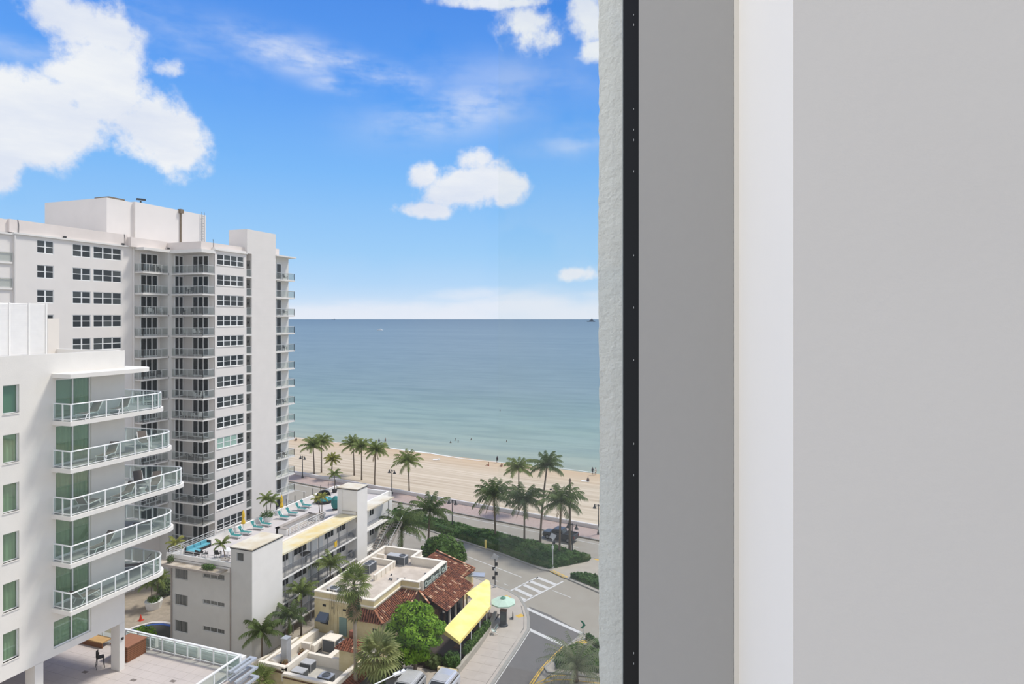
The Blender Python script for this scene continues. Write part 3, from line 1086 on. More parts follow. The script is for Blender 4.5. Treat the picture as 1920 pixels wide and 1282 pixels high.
def curtain_mesh(w, h, m='curtain', seed=0, amp=0.035):
    rc = random.Random(seed)
    mb = MB()
    n = max(8, int(w / 0.05))
    prev = None
    ph = rc.uniform(0, 6)
    for k in range(n + 1):
        y = w * k / n
        x = -amp + amp * math.sin(k * 1.3 + ph + 0.7 * math.sin(k * 0.37 + ph))
        if prev:
            mb.quad((prev[1], prev[0], 0), (x, y, 0), (x, y, h), (prev[1], prev[0], h))
        prev = (y, x)
    return mb.mesh('curtain', m)


for i, (a, b, c, d) in enumerate(WIN):
    o = add_window(NB, XN - 0.16, a, c, b - a, d - c, 1, 1, gm='green_glass', bar=0.05)
    if i == 0:
        part('blind', MB().box(-0.10, 0.03, 0.03, -0.08, b - a - 0.03, d - c - 0.03), 'green_blind', o, local=(0, 0, 0))
    else:
        put('curtain', curtain_mesh((b - a) * 0.92, d - c - 0.04, seed=i), o, local=(-0.07, 0.05, 0.02))
    part('window_sill', MB().box(XN - 0.14, a - 0.02, c - 0.06, XN + 0.04, b + 0.02, c), 'white_stucco', NB)
for i, (a, b, c, d) in enumerate(DOORS + [LOW]):
    o = add_window(NB, XN - 0.12, a, c, b - a, d - c, 2, 1, name='sliding_door', gm='green_glass', bar=0.08)
    w2 = (b - a) / 2
    if i > 0:
        put('curtain', curtain_mesh(w2 * 0.85, d - c - 0.1, seed=20 + i), o, local=(-0.09, 0.1, 0.05))
    put('curtain', curtain_mesh(w2 * 0.9, d - c - 0.1, seed=40 + i), o, local=(-0.09, w2 + 0.06, 0.05))


def balcony_outline(ye, rad, yb, off=0.0, xf=-38.4):
    """plan of a balcony: along the facade, round the corner, back behind the building"""
    xf -= off
    ye -= off
    pts = [(XN, 27.3 + off), (xf, 27.3 + off)]
    for k in range(9):
        a = R(90 * k / 8)
        pts.append((xf - rad + rad * math.cos(a), ye - rad + rad * math.sin(a)))
    pts.append((-44.5, yb - off))
    return pts


YE = [(34.75, 1.5, 34.75), (35.35, 1.3, 35.0), (36.25, 1.0, 35.1), (35.45, 1.2, 35.0), (34.65, 1.3, 34.6)]
for i, z in enumerate(ZN):
    out = balcony_outline(*YE[i])
    poly = out + [(-44.5, 32.25), (XN, 32.25)]
    b = part('balcony', MB().prism(poly, z - 0.26, z), 'white_stucco', NB)
    inn = balcony_outline(*YE[i], off=0.1)
    part('balcony_floor', MB().prism(inn + [(-44.5, 32.25), (XN, 32.25)], z, z + 0.02), 'hotel_floor', b, at=(0, 0, 0))
    rl = balcony_outline(*YE[i], off=0.12)
    top = MB()
    top.tube([(x, y, z + 1.07) for x, y in rl], 0.035, 6)
    for p, q in zip(rl, rl[1:]):
        top.bar((*p, z + 0.1), (*q, z + 0.1), 0.03, 0.04)
        top.bar((*p, z + 1.05), (*q, z + 1.05), 0.09, 0.04)
    part('handrail', top, 'white_metal', b, at=(0, 0, 0))
    # posts and panels at even steps along the rail
    segs = []
    L = [0]
    for p, q in zip(rl, rl[1:]):
        L.append(L[-1] + math.dist(p, q))

    def at(s):
        for k in range(len(rl) - 1):
            if s <= L[k + 1] + 1e-9:
                f = (s - L[k]) / max(1e-9, L[k + 1] - L[k])
                return (rl[k][0] + (rl[k + 1][0] - rl[k][0]) * f, rl[k][1] + (rl[k + 1][1] - rl[k][1]) * f)
        return rl[-1]
    stops = [0.0, L[1] * 0.52, L[1]]
    straight = L[2] - L[1]
    n = round(straight / 1.05)
    stops += [L[1] + straight * k / n for k in range(1, n + 1)]
    arc = L[-2] - L[2]
    n = max(2, round(arc / 0.62))
    stops += [L[2] + arc * k / n for k in range(1, n + 1)]
    rest = L[-1] - L[-2]
    n = round(rest / 1.2)
    stops += [L[-2] + rest * k / n for k in range(1, n + 1)]
    for s in stops:
        p = at(s)
        part('rail_post', MB().box(p[0] - 0.035, p[1] - 0.035, z, p[0] + 0.035, p[1] + 0.035, z + 1.05), 'white_metal', b, at=(0, 0, 0))
    for s0, s1 in zip(stops, stops[1:]):
        m_ = 3 if (L[2] <= s0 < L[-2]) else 1
        gl = MB()
        for k in range(m_):
            p, q = at(s0 + (s1 - s0) * k / m_ + (0.04 if k == 0 else 0)), at(s0 + (s1 - s0) * (k + 1) / m_ - (0.04 if k == m_ - 1 else 0))
            gl.bar((*p, z + 0.58), (*q, z + 0.58), 0.012, 0.88)
        part('glass_panel', gl, 'rail_glass', b, at=(0, 0, 0))
# canopy over the top balcony
cy = balcony_outline(33.65, 1.6, 33.5)
part('canopy', MB().prism(cy + [(-44.5, 32.25), (XN, 32.25)], 32.36, 32.62), 'white_stucco', NB)

# loungers on the balconies
def lounger_proto(name, fm, sm, back=52):
    t = thing(name, '', 'lounger', (0, 0, -50))
    f = MB()
    for s in (-0.3, 0.3):
        f.bar((s, -0.95, 0.34), (s, 0.35, 0.34), 0.04)
        f.bar((s, 0.3, 0.34), (s, 0.3 + 0.75 * math.cos(R(back)), 0.34 + 0.75 * math.sin(R(back))), 0.04)
    for y in (-0.95, 0.3):
        f.bar((-0.3, y, 0.34), (0.3, y, 0.34), 0.035)
    part('frame', f, fm, t, local=(0, 0, 0))
    for s in (-0.3, 0.3):
        part('leg', MB().bar((s, -0.75, 0.34), (s, -0.95, 0), 0.04), fm, t, local=(0, 0, 0))
        part('leg', MB().bar((s, 0.15, 0.34), (s, 0.42, 0), 0.04), fm, t, local=(0, 0, 0))
    part('seat', MB().box(-0.28, -0.93, 0.345, 0.28, 0.3, 0.37), sm, t, local=(0, 0, 0))
    c_, s_ = math.cos(R(back)), math.sin(R(back))
    part('backrest', MB().quad((-0.28, 0.3, 0.37), (0.28, 0.3, 0.37), (0.28, 0.3 + 0.78 * c_, 0.37 + 0.78 * s_), (-0.28, 0.3 + 0.78 * c_, 0.37 + 0.78 * s_)).quad((-0.28, 0.3 + 0.78 * c_ + .02, 0.36 + 0.78 * s_), (0.28, 0.3 + 0.78 * c_ + .02, 0.36 + 0.78 * s_), (0.28, 0.32, 0.36), (-0.28, 0.32, 0.36)), sm, t, local=(0, 0, 0))
    return t


LP = lounger_proto('sling_lounger', 'white_metal', 'sling_taupe')
LSP = [(0, -39.0, 29.0, 20, 'in front of the glass door'), (0, -39.1, 31.2, 25, 'in front of the blank wall'), (1, -39.1, 30.3, 25, 'beside the blank wall'), (1, -40.6, 34.2, 60, 'at the round end'),
       (2, -39.2, 28.9, 200, 'near the glass door'), (2, -39.0, 31.4, 15, 'in front of the blank wall'), (2, -40.8, 34.0, 60, 'by the wall corner'), (2, -39.5, 34.2, 40, 'at the round end'),
       (3, -39.0, 29.8, 10, 'in front of the wall'), (3, -40.0, 34.0, -50, 'at the round end'), (4, -39.1, 28.6, 190, 'in front of the glass door'), (4, -40.4, 33.6, -50, 'at the round end')]
for k, (fl, x, y, rz, where) in enumerate(LSP):
    lab = 'taupe sling lounger %s, %s round-ended hotel balcony from the top' % (where, ['first', 'second', 'third', 'fourth', 'fifth'][fl])
    o = LP if k == 0 else dup(LP, (0, 0, 0))
    o.location = (x, y, ZN[fl] + 0.02)
    o.rotation_euler.z = R(rz)
    o['label'] = lab
    o['group'] = 'sling loungers on the round-ended balconies'
t = thing('side_table', 'small white barrel table on the third round-ended hotel balcony', 'table', (-38.9, 32.7, ZN[2] + 0.02))
part('base', MB().lathe([(0.2, 0), (0.14, 0.2), (0.16, 0.36)], 10), 'white_plastic', t, local=(0, 0, 0))
part('top', MB().lathe([(0.24, 0.36), (0.24, 0.4)], 12), 'white_plastic', t, local=(0, 0, 0))

# ------------------------------------------------------------------ podium terrace under the hotel wing
mat('terrace_tile', (192, 183, 177), 0.9, 0.05, 0.7, rgb2=(186, 177, 171))
mat('cedar', (128, 84, 58), 0.75, 0.15, 2.5, stretch=(1, 1, 12))
mat('cedar_top', (150, 104, 80), 0.8, 0.12, 2.0, stretch=(10, 1, 1))
mat('wood_core', (62, 42, 32), 0.9, 0.1, 3)
mat('bench_wood', (186, 150, 100), 0.8, 0.1, 3)
struct(part('terrace_floor', MB().box(-62, 6, 10.9, -32.05, 35.5, DECK), 'terrace_tile'))
struct(part('wall_podium', MB().box(-62, 6, 0, -32.1, 35.45, 10.9), 'white_stucco'))
tf = bpy.data.objects['terrace_floor']
rr = random.Random(8)
for j in range(12):
    for i in range(18):
        x0, y0 = -46.1 + 0.77 * i, 25.6 + 0.77 * j
        part('tile', MB().box(x0 + 0.006, y0 + 0.006, DECK - 0.01, x0 + 0.764, y0 + 0.764, DECK + 0.006 + rr.uniform(0, 0.003)), 'terrace_tile', tf)
mat('drain', (120, 112, 106), 0.9, 0.1, 8)
for k, (x, y) in enumerate(((-42.2, 31.0), (-38.2, 31.4), (-35.6, 32.2))):
    o = part('floor_drain', MB().box(x - 0.2, y - 0.12, DECK, x + 0.2, y + 0.12, DECK + 0.014), 'drain')
    struct(o)
bx = thing('timber_box', 'brown slatted timber box standing against the white column on the terrace', 'box', (-41.3, 33.7, DECK))
part('core', MB().box(-42.1, 32.85, DECK, -40.53, 34.3, DECK + 1.06), 'wood_core', bx)
part('lid', MB().box(-42.14, 32.78, DECK + 1.06, -40.46, 34.36, DECK + 1.12), 'cedar_top', bx)
for k in range(8):
    z = DECK + 0.02 + 0.13 * k
    part('slat', MB().box(-40.53, 32.82, z, -40.5, 34.32, z + 0.105), 'cedar', bx)
for k in range(8):
    z = DECK + 0.02 + 0.13 * k
    part('slat', MB().box(-42.1, 32.82, z, -40.53, 32.85, z + 0.105), 'cedar', bx)
t = thing('timber_bench', 'pale timber bench under the hotel wing behind the column', 'bench', (-46, 34.0, DECK))
part('seat', MB().box(-47.6, 33.6, DECK + 0.36, -44.0, 34.4, DECK + 0.44), 'bench_wood', t)
part('side_panel', MB().box(-47.6, 33.62, DECK, -44.0, 33.68, DECK + 0.36), 'cedar', t)
st = thing('bar_stool', 'dark bar stool with curved back beside the white column', 'stool', (-41.75, 31.75, DECK), R(150))
for sx in (-1, 1):
    for sy in (-1, 1):
        part('leg', MB().bar((sx * 0.24, sy * 0.24, 0), (sx * 0.18, sy * 0.18, 0.74), 0.035), 'dark_metal', st, local=(0, 0, 0))
part('footrest', MB().bar((-0.22, -0.22, 0.28), (0.22, -0.22, 0.28), 0.025).bar((-0.22, 0.22, 0.28), (0.22, 0.22, 0.28), 0.025), 'dark_metal', st, local=(0, 0, 0))
part('seat', MB().box(-0.23, -0.23, 0.72, 0.23, 0.23, 0.78), 'black_weave', st, local=(0, 0, 0))
mb = MB()
for k in range(7):
    a0, a1 = R(20 + 20 * k), R(40 + 20 * k)
    mb.bar((0.24 * math.cos(a0), 0.24 * math.sin(a0), 0.98), (0.24 * math.cos(a1), 0.24 * math.sin(a1), 0.98), 0.03, 0.42)
part('backrest', mb, 'black_weave', st, local=(0, 0, 0))
# white balustrades round the terrace
def balustrade(label, a, b, z, n, rails=(0.35, 0.62)):
    t = thing('balustrade', label, 'railing', ((a[0] + b[0]) / 2, (a[1] + b[1]) / 2, z), 0, 'white balustrades of the terrace')
    A, B = Vector((*a, z)), Vector((*b, z))
    part('handrail', MB().bar(A + Vector((0, 0, 1.1)), B + Vector((0, 0, 1.1)), 0.16, 0.07), 'white_metal', t)
    mb = MB()
    for k in range(n + 1):
        p = A.lerp(B, k / n)
        part('rail_post', MB().box(p.x - 0.04, p.y - 0.04, z, p.x + 0.04, p.y + 0.04, z + 1.08), 'white_metal', t)
    for h in (0.12,):
        part('bottom_rail', MB().bar(A + Vector((0, 0, h)), B + Vector((0, 0, h)), 0.04, 0.05), 'white_metal', t)
    d = (B - A).normalized()
    for k in range(n):
        p, q = A.lerp(B, k / n) + d * 0.06, A.lerp(B, (k + 1) / n) - d * 0.06
        part('glass_panel', MB().bar(p + Vector((0, 0, 0.6)), q + Vector((0, 0, 0.6)), 0.012, 0.86), 'rail_glass', t)
    return t


balustrade('white balustrade along the far edge of the terrace below the hotel wing', (-46.5, 34.7), (-32.25, 34.7), DECK, 12)
balustrade('white balustrade along the street edge of the terrace, leading towards the camera', (-32.25, 34.62), (-32.25, 25.5), DECK, 8)
# slatted white planters outside the far balustrade
for k, (x0, x1) in enumerate(((-43.6, -40.4), (-40.1, -36.4), (-36.1, -32.4))):
    t = thing('planter_box', 'long white slatted planter outside the terrace balustrade, %s of three from the column' % ORD[k].replace('top', 'first'), 'planter', ((x0 + x1) / 2, 35.2, DECK), 0, 'white slatted planters')
    part('box', MB().box(x0, 35.0, DECK, x1, 35.4, DECK + 0.72), 'screen_metal', t)
    for j in range(3):
        part('slat', MB().box(x0 + 0.1, 34.94, DECK + 0.08 + 0.22 * j, x1 - 0.1, 35.0, DECK + 0.2 + 0.22 * j), 'white_metal', t)
t = thing('corner_ledge', 'white and grey metal ledges stepping out at the terrace corner', 'ledge', (-31.9, 35.4, 10.2))
mat('ledge_metal', (168, 174, 182), 0.5, 0.04, 2, spec=0.4)
for k in range(3):
    z = DECK + 0.5 - 0.62 * k
    part('ledge', MB().box(-32.2, 33.5, z, -32.0, 35.3, z + 0.14), 'ledge_metal', t)
    part('ledge', MB().box(-32.2, 35.31, z + 0.004, -31.6 + 0.1 * k, 35.55, z + 0.135), 'ledge_metal', t)
    part('ledge', MB().box(-31.8 + 0.1 * k, 33.5, z + 0.002, -31.6 + 0.1 * k, 35.3, z + 0.138), 'ledge_metal', t)

# ------------------------------------------------------------------ plants
def leaf_mat(name, c1, c2, scale=1.2):
    m = mat(name, c1, 0.6, 0.1, scale, spec=0.25, rgb2=c2)
    t = NT(m.node_tree)
    b = t.n['Principled BSDF']
    tl = t.new('ShaderNodeBsdfTranslucent')
    src = b.inputs['Base Color'].links[0].from_socket
    t.l.new(src, tl.inputs[0])
    mx = t.new('ShaderNodeMixShader')
    mx.inputs[0].default_value = 0.35
    t.l.new(b.outputs[0], mx.inputs[1])
    t.l.new(tl.outputs[0], mx.inputs[2])
    t.l.new(mx.outputs[0], t.n['Material Output'].inputs[0])
    return m


leaf_mat('palm_green', (94, 112, 50), (126, 138, 72), 0.8)
leaf_mat('palm_dark', (70, 90, 46), (98, 114, 62), 0.8)
leaf_mat('palm_pale', (120, 132, 80), (146, 150, 96), 0.8)
leaf_mat('palm_yellow', (132, 138, 56), (156, 152, 78), 0.8)
leaf_mat('palm_silver', (112, 124, 92), (142, 146, 112), 0.8)
leaf_mat('dead_frond', (128, 108, 78), (150, 130, 96), 1.0)
leaf_mat('hedge_green', (58, 92, 40), (84, 116, 52), 1.0)
leaf_mat('bush_green', (66, 96, 40), (98, 128, 56), 1.2)
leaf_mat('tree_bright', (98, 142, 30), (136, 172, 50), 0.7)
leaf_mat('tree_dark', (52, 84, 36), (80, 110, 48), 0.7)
mat('palm_trunk', (112, 100, 86), 0.95, 0.2, 3, stretch=(1, 1, 6))
mat('pale_trunk', (150, 138, 122), 0.95, 0.15, 3, stretch=(1, 1, 5))
mat('bark', (108, 96, 80), 0.95, 0.2, 4)
mat('crownshaft', (126, 142, 62), 0.6, 0.12, 3)
mat('coconut', (150, 140, 62), 0.6, 0.1, 3)

_fr = {}


def frond_mesh(L, elev, droop, m, width=0.27, n=17, lw=0.1, seed=0, hang=0.75):
    """feather leaf: curved midrib along +Y, paired leaflets hanging from it"""
    k = (L, elev, droop, m, width, n, lw, seed, hang)
    if k in _fr:
        return _fr[k]
    rf = random.Random(seed)
    mb = MB()
    p = Vector((0, 0, 0))
    a = R(elev)
    N = 8
    pts = [p.copy()]
    side = rf.uniform(-0.12, 0.12)
    x = 0
    for j in range(N):
        d = Vector((side * (j / N), math.cos(a), math.sin(a))).normalized()
        p = p + d * (L / N)
        pts.append(p.copy())
        a -= R(droop) / N * (0.55 + 0.9 * j / N)
    mb.tube(pts, [0.035 * (1 - 0.85 * j / N) + 0.006 for j in range(N + 1)], 4)
    for j in range(n):
        s = 0.12 + 0.87 * j / (n - 1)
        f = s * N
        i = min(N - 1, int(f))
        q = pts[i].lerp(pts[i + 1], f - i)
        d = (pts[i + 1] - pts[i]).normalized()
        up = Vector((1, 0, 0)).cross(d).normalized()
        ll = L * width * (0.35 + 0.65 * math.sin(math.pi * min(1, (s + 0.12) * 0.82)) ** 0.8)
        for sg in (-1, 1):
            o = (Vector((sg, 0, 0)) * 0.72 + d * 0.55 - up * 0.12 + Vector((0, 0, -1)) * hang * rf.uniform(0.45, 1.0)).normalized()
            b1 = q - d * lw * 0.5
            b2 = q + d * lw * 0.5
            md = q + o * ll * 0.55 + Vector((0, 0, 0.02))
            tip = q + o * ll + Vector((0, 0, -0.14 * ll))
            mb.quad(b1, b2, md + d * lw * 0.45, md - d * lw * 0.45)
            mb.quad(md - d * lw * 0.45, md + d * lw * 0.45, tip)
    _fr[k] = mb.mesh('frond', m)
    return _fr[k]


def fan_mesh(r, m, n=15, pet=0.9, seed=0, cup=0.25):
    k = ('fan', r, m, n, pet, seed, cup)
    if k in _fr:
        return _fr[k]
    rf = random.Random(seed)
    mb = MB()
    mb.tube([(0, 0, 0), (0, pet * 0.5, 0.05), (0, pet, 0)], [0.03, 0.02, 0.012], 4)
    c = Vector((0, pet, 0))
    for j in range(n):
        a = R(-120 + 240 * (j + 0.5) / n)
        w = R(240 / n * 0.42)
        rr_ = r * (0.8 + 0.2 * math.cos(a)) * rf.uniform(0.92, 1.05)

        def P_(ang, rad, dz):
            return c + Vector((math.sin(ang) * rad, math.cos(ang) * rad, dz - cup * (rad / r) ** 2 * r * 0.6))
        mb.quad(P_(a - w * 0.3, 0.06, 0), P_(a - w, rr_ * 0.62, 0.03), P_(a, rr_ * 0.62, -0.03), P_(a + w, rr_ * 0.62, 0.03), P_(a + w * 0.3, 0.06, 0))
        mb.quad(P_(a - w, rr_ * 0.62, 0.03), P_(a, rr_, -0.14 * r), P_(a + w, rr_ * 0.62, 0.03))
    _fr[k] = mb.mesh('fan_leaf', m)
    return _fr[k]


def set_frond(me, par, top, yaw, pitch=0.0, sc=1.0, name='frond'):
    o = bpy.data.objects.new(name, me)
    COL.objects.link(o)
    o.parent = par
    o.location = top
    o.rotation_euler = (pitch, 0, yaw)
    o.scale = (sc,) * 3
    return o


def trunk_part(t, h, r0, r1, lean=(0, 0), m='palm_trunk', n=9, bulge=1.25):
    pts, rs = [], []
    for k in range(n + 1):
        f = k / n
        pts.append((lean[0] * f ** 1.6, lean[1] * f ** 1.6, h * f))
        rs.append((r0 * (bulge - (bulge - 1) * min(1, f * 5)) * (1 - f) + r1 * f) * (1 + 0.04 * (k % 2)))
    part('trunk', MB().tube(pts, rs, 8), m, t, True, local=(0, 0, 0))
    return Vector(pts[-1])


def feather_palm(label, loc, h, L, n=17, lean=(0, 0), m='palm_green', group=None, seed=0, r=0.14, shaft=0.0, low=True, lw=0.11, tm='palm_trunk', name='coconut_palm', width=0.27, nuts=0, dead=0):
    rf = random.Random(seed)
    t = thing(name, label, 'palm tree', loc, 0, group)
    top = trunk_part(t, h, r, r * 0.7, lean, tm)
    if shaft:
        part('crownshaft', MB().tube([top, top + Vector((0, 0, shaft * 0.6)), top + Vector((0, 0, shaft))], [r * 1.05, r * 0.9, r * 0.35], 8), 'crownshaft', t, True, local=(0, 0, 0))
        top = top + Vector((0, 0, shaft * 0.85))
    rings = [(80, 60, 0.85, 0.26), (58, 80, 1.0, 0.34), (34, 80, 1.05, 0.36)]
    if low:
        rings.append((4, 75, 1.0, 0.34))
    g = rf.uniform(0, 6.28)
    i = 0
    for el, dr, sc, share in rings:
        cnt = max(3, round(n * share))
        for k in range(cnt):
            me = frond_mesh(L, el, dr, m, width, 17, lw, rf.randint(0, 1))
            set_frond(me, t, top, g + 6.283 * (k + 0.5 * (i % 2)) / cnt + rf.uniform(-0.25, 0.25), R(rf.uniform(-8, 8)), sc * rf.uniform(0.88, 1.06))
        i += 1
    for k in range(nuts):
        a = rf.uniform(0, 6.28)
        part('coconut', MB().ball((top.x + 0.22 * math.cos(a), top.y + 0.22 * math.sin(a), top.z - 0.2 - 0.12 * (k % 3)), 0.13, 7), 'coconut', t, local=(0, 0, 0))
    for k in range(dead):
        set_frond(frond_mesh(L, -55, 25, 'dead_frond', 0.2, 13, lw, k % 2), t, top, rf.uniform(0, 6.28), 0, 0.75)
    return t


def fan_palm(label, loc, h, r, n=26, m='palm_green', seed=0, tr=0.18, skirt=8, group=None, lean=(0, 0), pet=1.0):
    rf = random.Random(seed)
    t = thing('fan_palm', label, 'palm tree', loc, 0, group)
    top = trunk_part(t, h, tr, tr * 0.75, lean, 'pale_trunk' if h > 6 else 'palm_trunk')
    for k in range(n):
        el = 75 - 110 * (k / n)
        me = fan_mesh(r, m, 15, pet, k % 3)
        set_frond(me, t, top + Vector((0, 0, 0.3 * (1 - k / n))), k * 2.4 + rf.uniform(-0.2, 0.2), R(el), rf.uniform(0.88, 1.08), 'fan_leaf')
    for k in range(skirt):
        set_frond(fan_mesh(r, 'dead_frond' if k % 3 == 0 else 'palm_dark', 13, pet * 0.8, k % 3, 0.5), t, top - Vector((0, 0, 0.15 + 0.38 * (k % 5))), k * 2.4 + 1, R(rf.uniform(-78, -50)), rf.uniform(0.8, 0.95), 'fan_leaf')
    return t


def leaves(mb, c, rad, n, s, rf, shell=0.55, zmin=None):
    """n small leaf quads in the outer shell of an ellipsoid"""
    for _ in range(n):
        v = Vector((rf.gauss(0, 1), rf.gauss(0, 1), rf.gauss(0, 1))).normalized()
        k = shell + (1 - shell) * rf.random() ** 0.6
        k *= 1 + 0.10 * math.sin(7 * v.x + 3 * v.z) * math.cos(6 * v.y)
        p = Vector((c[0] + v.x * rad[0] * k, c[1] + v.y * rad[1] * k, c[2] + v.z * rad[2] * k))
        if zmin is not None and p.z < zmin:
            continue
        d = (v + Vector((rf.gauss(0, .5), rf.gauss(0, .5), rf.gauss(0, .5) + 0.3))).normalized()
        u = d.cross(Vector((rf.gauss(0, 1), rf.gauss(0, 1), rf.gauss(0, 1)))).normalized()
        w = d.cross(u)
        q = s * rf.uniform(0.6, 1.25)
        mb.quad(p - u * q * 0.9, p - w * q * 0.5, p + u * q * 0.9, p + w * q * 0.5)
    return mb


def bush(name, label, cat, loc, blobs_, n, s, m, seed=0, group=None, zmin=0.02, stems=True):
    rf = random.Random(seed)
    t = thing(name, label, cat, loc, 0, group)
    mb = MB()
    vol = sum(b[3] * b[4] + b[4] * b[5] + b[3] * b[5] for b in blobs_)
    for bx_, by, bz, rx, ry, rz in blobs_:
        leaves(mb, (bx_, by, bz), (rx, ry, rz), int(n * (rx * ry + ry * rz + rx * rz) / vol), s, rf, 0.6, zmin)
        mb2 = MB().ball((bx_, by, bz), min(rx, ry) * 0.62, 7, rz * 0.62)
        mb.v_off = len(mb.v)
        mb.f += [tuple(i + len(mb.v) for i in q) for q in mb2.f]
        mb.m += mb2.m
        mb.v += mb2.v
    stuff(part('foliage', mb, m, t, local=(0, 0, 0)))
    if stems:
        st_ = MB()
        for k in range(5):
            a = rf.uniform(0, 6.28)
            b = blobs_[k % len(blobs_)]
            st_.tube([(b[0] + 0.1 * math.cos(a), b[1] + 0.1 * math.sin(a), 0), (b[0] + 0.2 * b[3] * math.cos(a), b[1] + 0.2 * b[4] * math.sin(a), b[2])], 0.03, 5)
        stuff(part('stems', st_, 'bark', t, local=(0, 0, 0)))
    return t


# ------------------------------------------------------------------ the low three-storey motel
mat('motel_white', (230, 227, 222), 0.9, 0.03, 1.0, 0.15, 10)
mat('motel_white_shaded', (192, 191, 186), 0.95, 0.04, 1.2, 0.5, 26)  # same white paint, darkened in colour for the shaded front
mat('deck_coat', (194, 188, 185), 0.9, 0.05, 0.8)
mat('roof_yellowed', (214, 208, 184), 0.9, 0.06, 0.4, rgb2=(212, 192, 138))
mat('roof_stained', (214, 209, 196), 0.9, 0.06, 0.45, rgb2=(200, 188, 164))
mat('ledge_dirty', (186, 176, 162), 0.95, 0.1, 0.9, rgb2=(150, 138, 120))
mat('coping_grey', (160, 152, 144), 0.9, 0.08, 1)
mat('motel_rail', (122, 124, 128), 0.6, 0.05, 2)
mat('door_white', (208, 210, 210), 0.7, 0.03, 2)
mat('black_trim', (48, 48, 50), 0.7, 0.1, 3)
mat('draped_glass', (58, 62, 62), 0.25, 0.2, 1.0, spec=0.4, stretch=(9, 9, 0.15), rgb2=(118, 120, 116))
MO = thing('motel_building', 'low white three-storey motel with sun deck roof and two stair towers', 'building', (-54, 66, 0))
fw = [(-58.33, -56.5, 7.54, 8.93), (-58.33, -56.5, 4.66, 5.86), (-58.33, -56.5, 1.72, 3.0), (-54.35, -51.42, 8.2, 8.8), (-54.35, -51.42, 5.36, 5.84), (-54.35, -51.42, 2.46, 2.98)]
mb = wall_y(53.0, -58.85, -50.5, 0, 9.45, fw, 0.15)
part('wall', mb, 'motel_white_shaded', MO)
mb = MB().box(-58.84, 53.16, 0, -50.5, 84.0, 9.2).box(-50.5, 57.6, 0, -49.3, 84.0, 9.2)
part('wall', mb, 'motel_white', MO)
part('roof_deck', MB().box(-59.4, 53.0, 9.2, -50.0, 84.2, 9.3), 'deck_coat', MO)
part('parapet', MB().box(-59.5, 52.95, 9.7, -50.52, 53.2, 10.22).box(-59.5, 52.95, 9.2, -50.52, 53.1, 9.75), 'motel_white', MO)
part('parapet', MB().box(-59.6, 53.0, 9.2, -59.3, 84.3, 9.92), 'motel_white', MO)
part('parapet', MB().box(-50.55, 57.7, 9.3, -50.2, 72.3, 10.0), 'warm_stucco', MO)
part('parapet', MB().box(-59.5, 84.0, 9.2, -49.6, 84.3, 9.92).box(-50.2, 74.7, 9.3, -49.9, 84.2, 9.9), 'motel_white', MO)
part('canopy', MB().box(-59.8, 51.75, 9.38, -50.9, 53.0, 9.5), 'ledge_dirty', MO)
part('canopy_fascia', MB().box(-59.8, 51.7, 9.3, -50.9, 51.76, 9.52), 'coping_grey', MO)
part('walkway_roof', MB().box(-50.25, 57.65, 9.68, -47.75, 72.3, 9.88), 'roof_yellowed', MO)
part('walkway_roof', MB().box(-50.0, 74.7, 9.7, -47.7, 81.9, 9.88), 'roof_stained', MO)
# stair towers
for y0, y1, xl, zt, win_ in ((53.0 - 0.02, 57.67, -50.54, 11.9, True), (72.3, 74.73, -50.85, 13.3, False)):
    holes = [(-49.78, -48.86, 10.56, 11.45)] if win_ else []
    mb = wall_y(y0, xl, -47.75, 0, zt, holes, 0.12)
    mb.box(xl, y0 + 0.14, 0, -47.75, y1, zt)
    tw_ = part('stair_tower', mb, 'motel_white' if not win_ else 'motel_white_shaded', MO)  # near tower takes the shade-darkened white; its side sheet stays light
    mb = MB().quad((-47.745, y0, 0), (-47.745, y1, 0), (-47.745, y1, zt), (-47.745, y0, zt))
    part('tower_side', mb, 'motel_white', tw_, at=(0, 0, 0))
    part('roof_cap', MB().box(xl - 0.08, y0 - 0.08, zt, -47.67, y1 + 0.08, zt + 0.1), 'roof_stained', tw_, at=(0, 0, 0))
    part('cap_trim', MB().box(xl - 0.06, y0 - 0.06, zt - 0.12, -47.69, y1 + 0.06, zt), 'black_trim', tw_, at=(0, 0, 0))
    if win_:
        add_window(MO, -49.78, y0 + 0.06, 10.56, 0.92, 0.89, 1, 1, 'y', fm='grey_metal', gm='dark_glass_blinds', bar=0.05)
part('downpipe', MB().tube([(-50.1, 72.22, 9.0), (-50.1, 72.22, 13.2)], 0.06, 6), 'motel_white', MO)
part('downpipe', MB().tube([(-50.56, 52.9, 0), (-50.56, 52.9, 9.7)], 0.05, 6), 'coping_grey', MO)
part('downpipe', MB().tube([(-58.75, 52.9, 0), (-58.75, 52.9, 9.3)], 0.07, 6), 'coping_grey', MO)
for a, b, c, d in fw:
    add_window(MO, a, 53.07, c, b - a, d - c, 1 if d - c > 1 else 3, 1, 'y', fm='grey_metal', gm='draped_glass', bar=0.05)
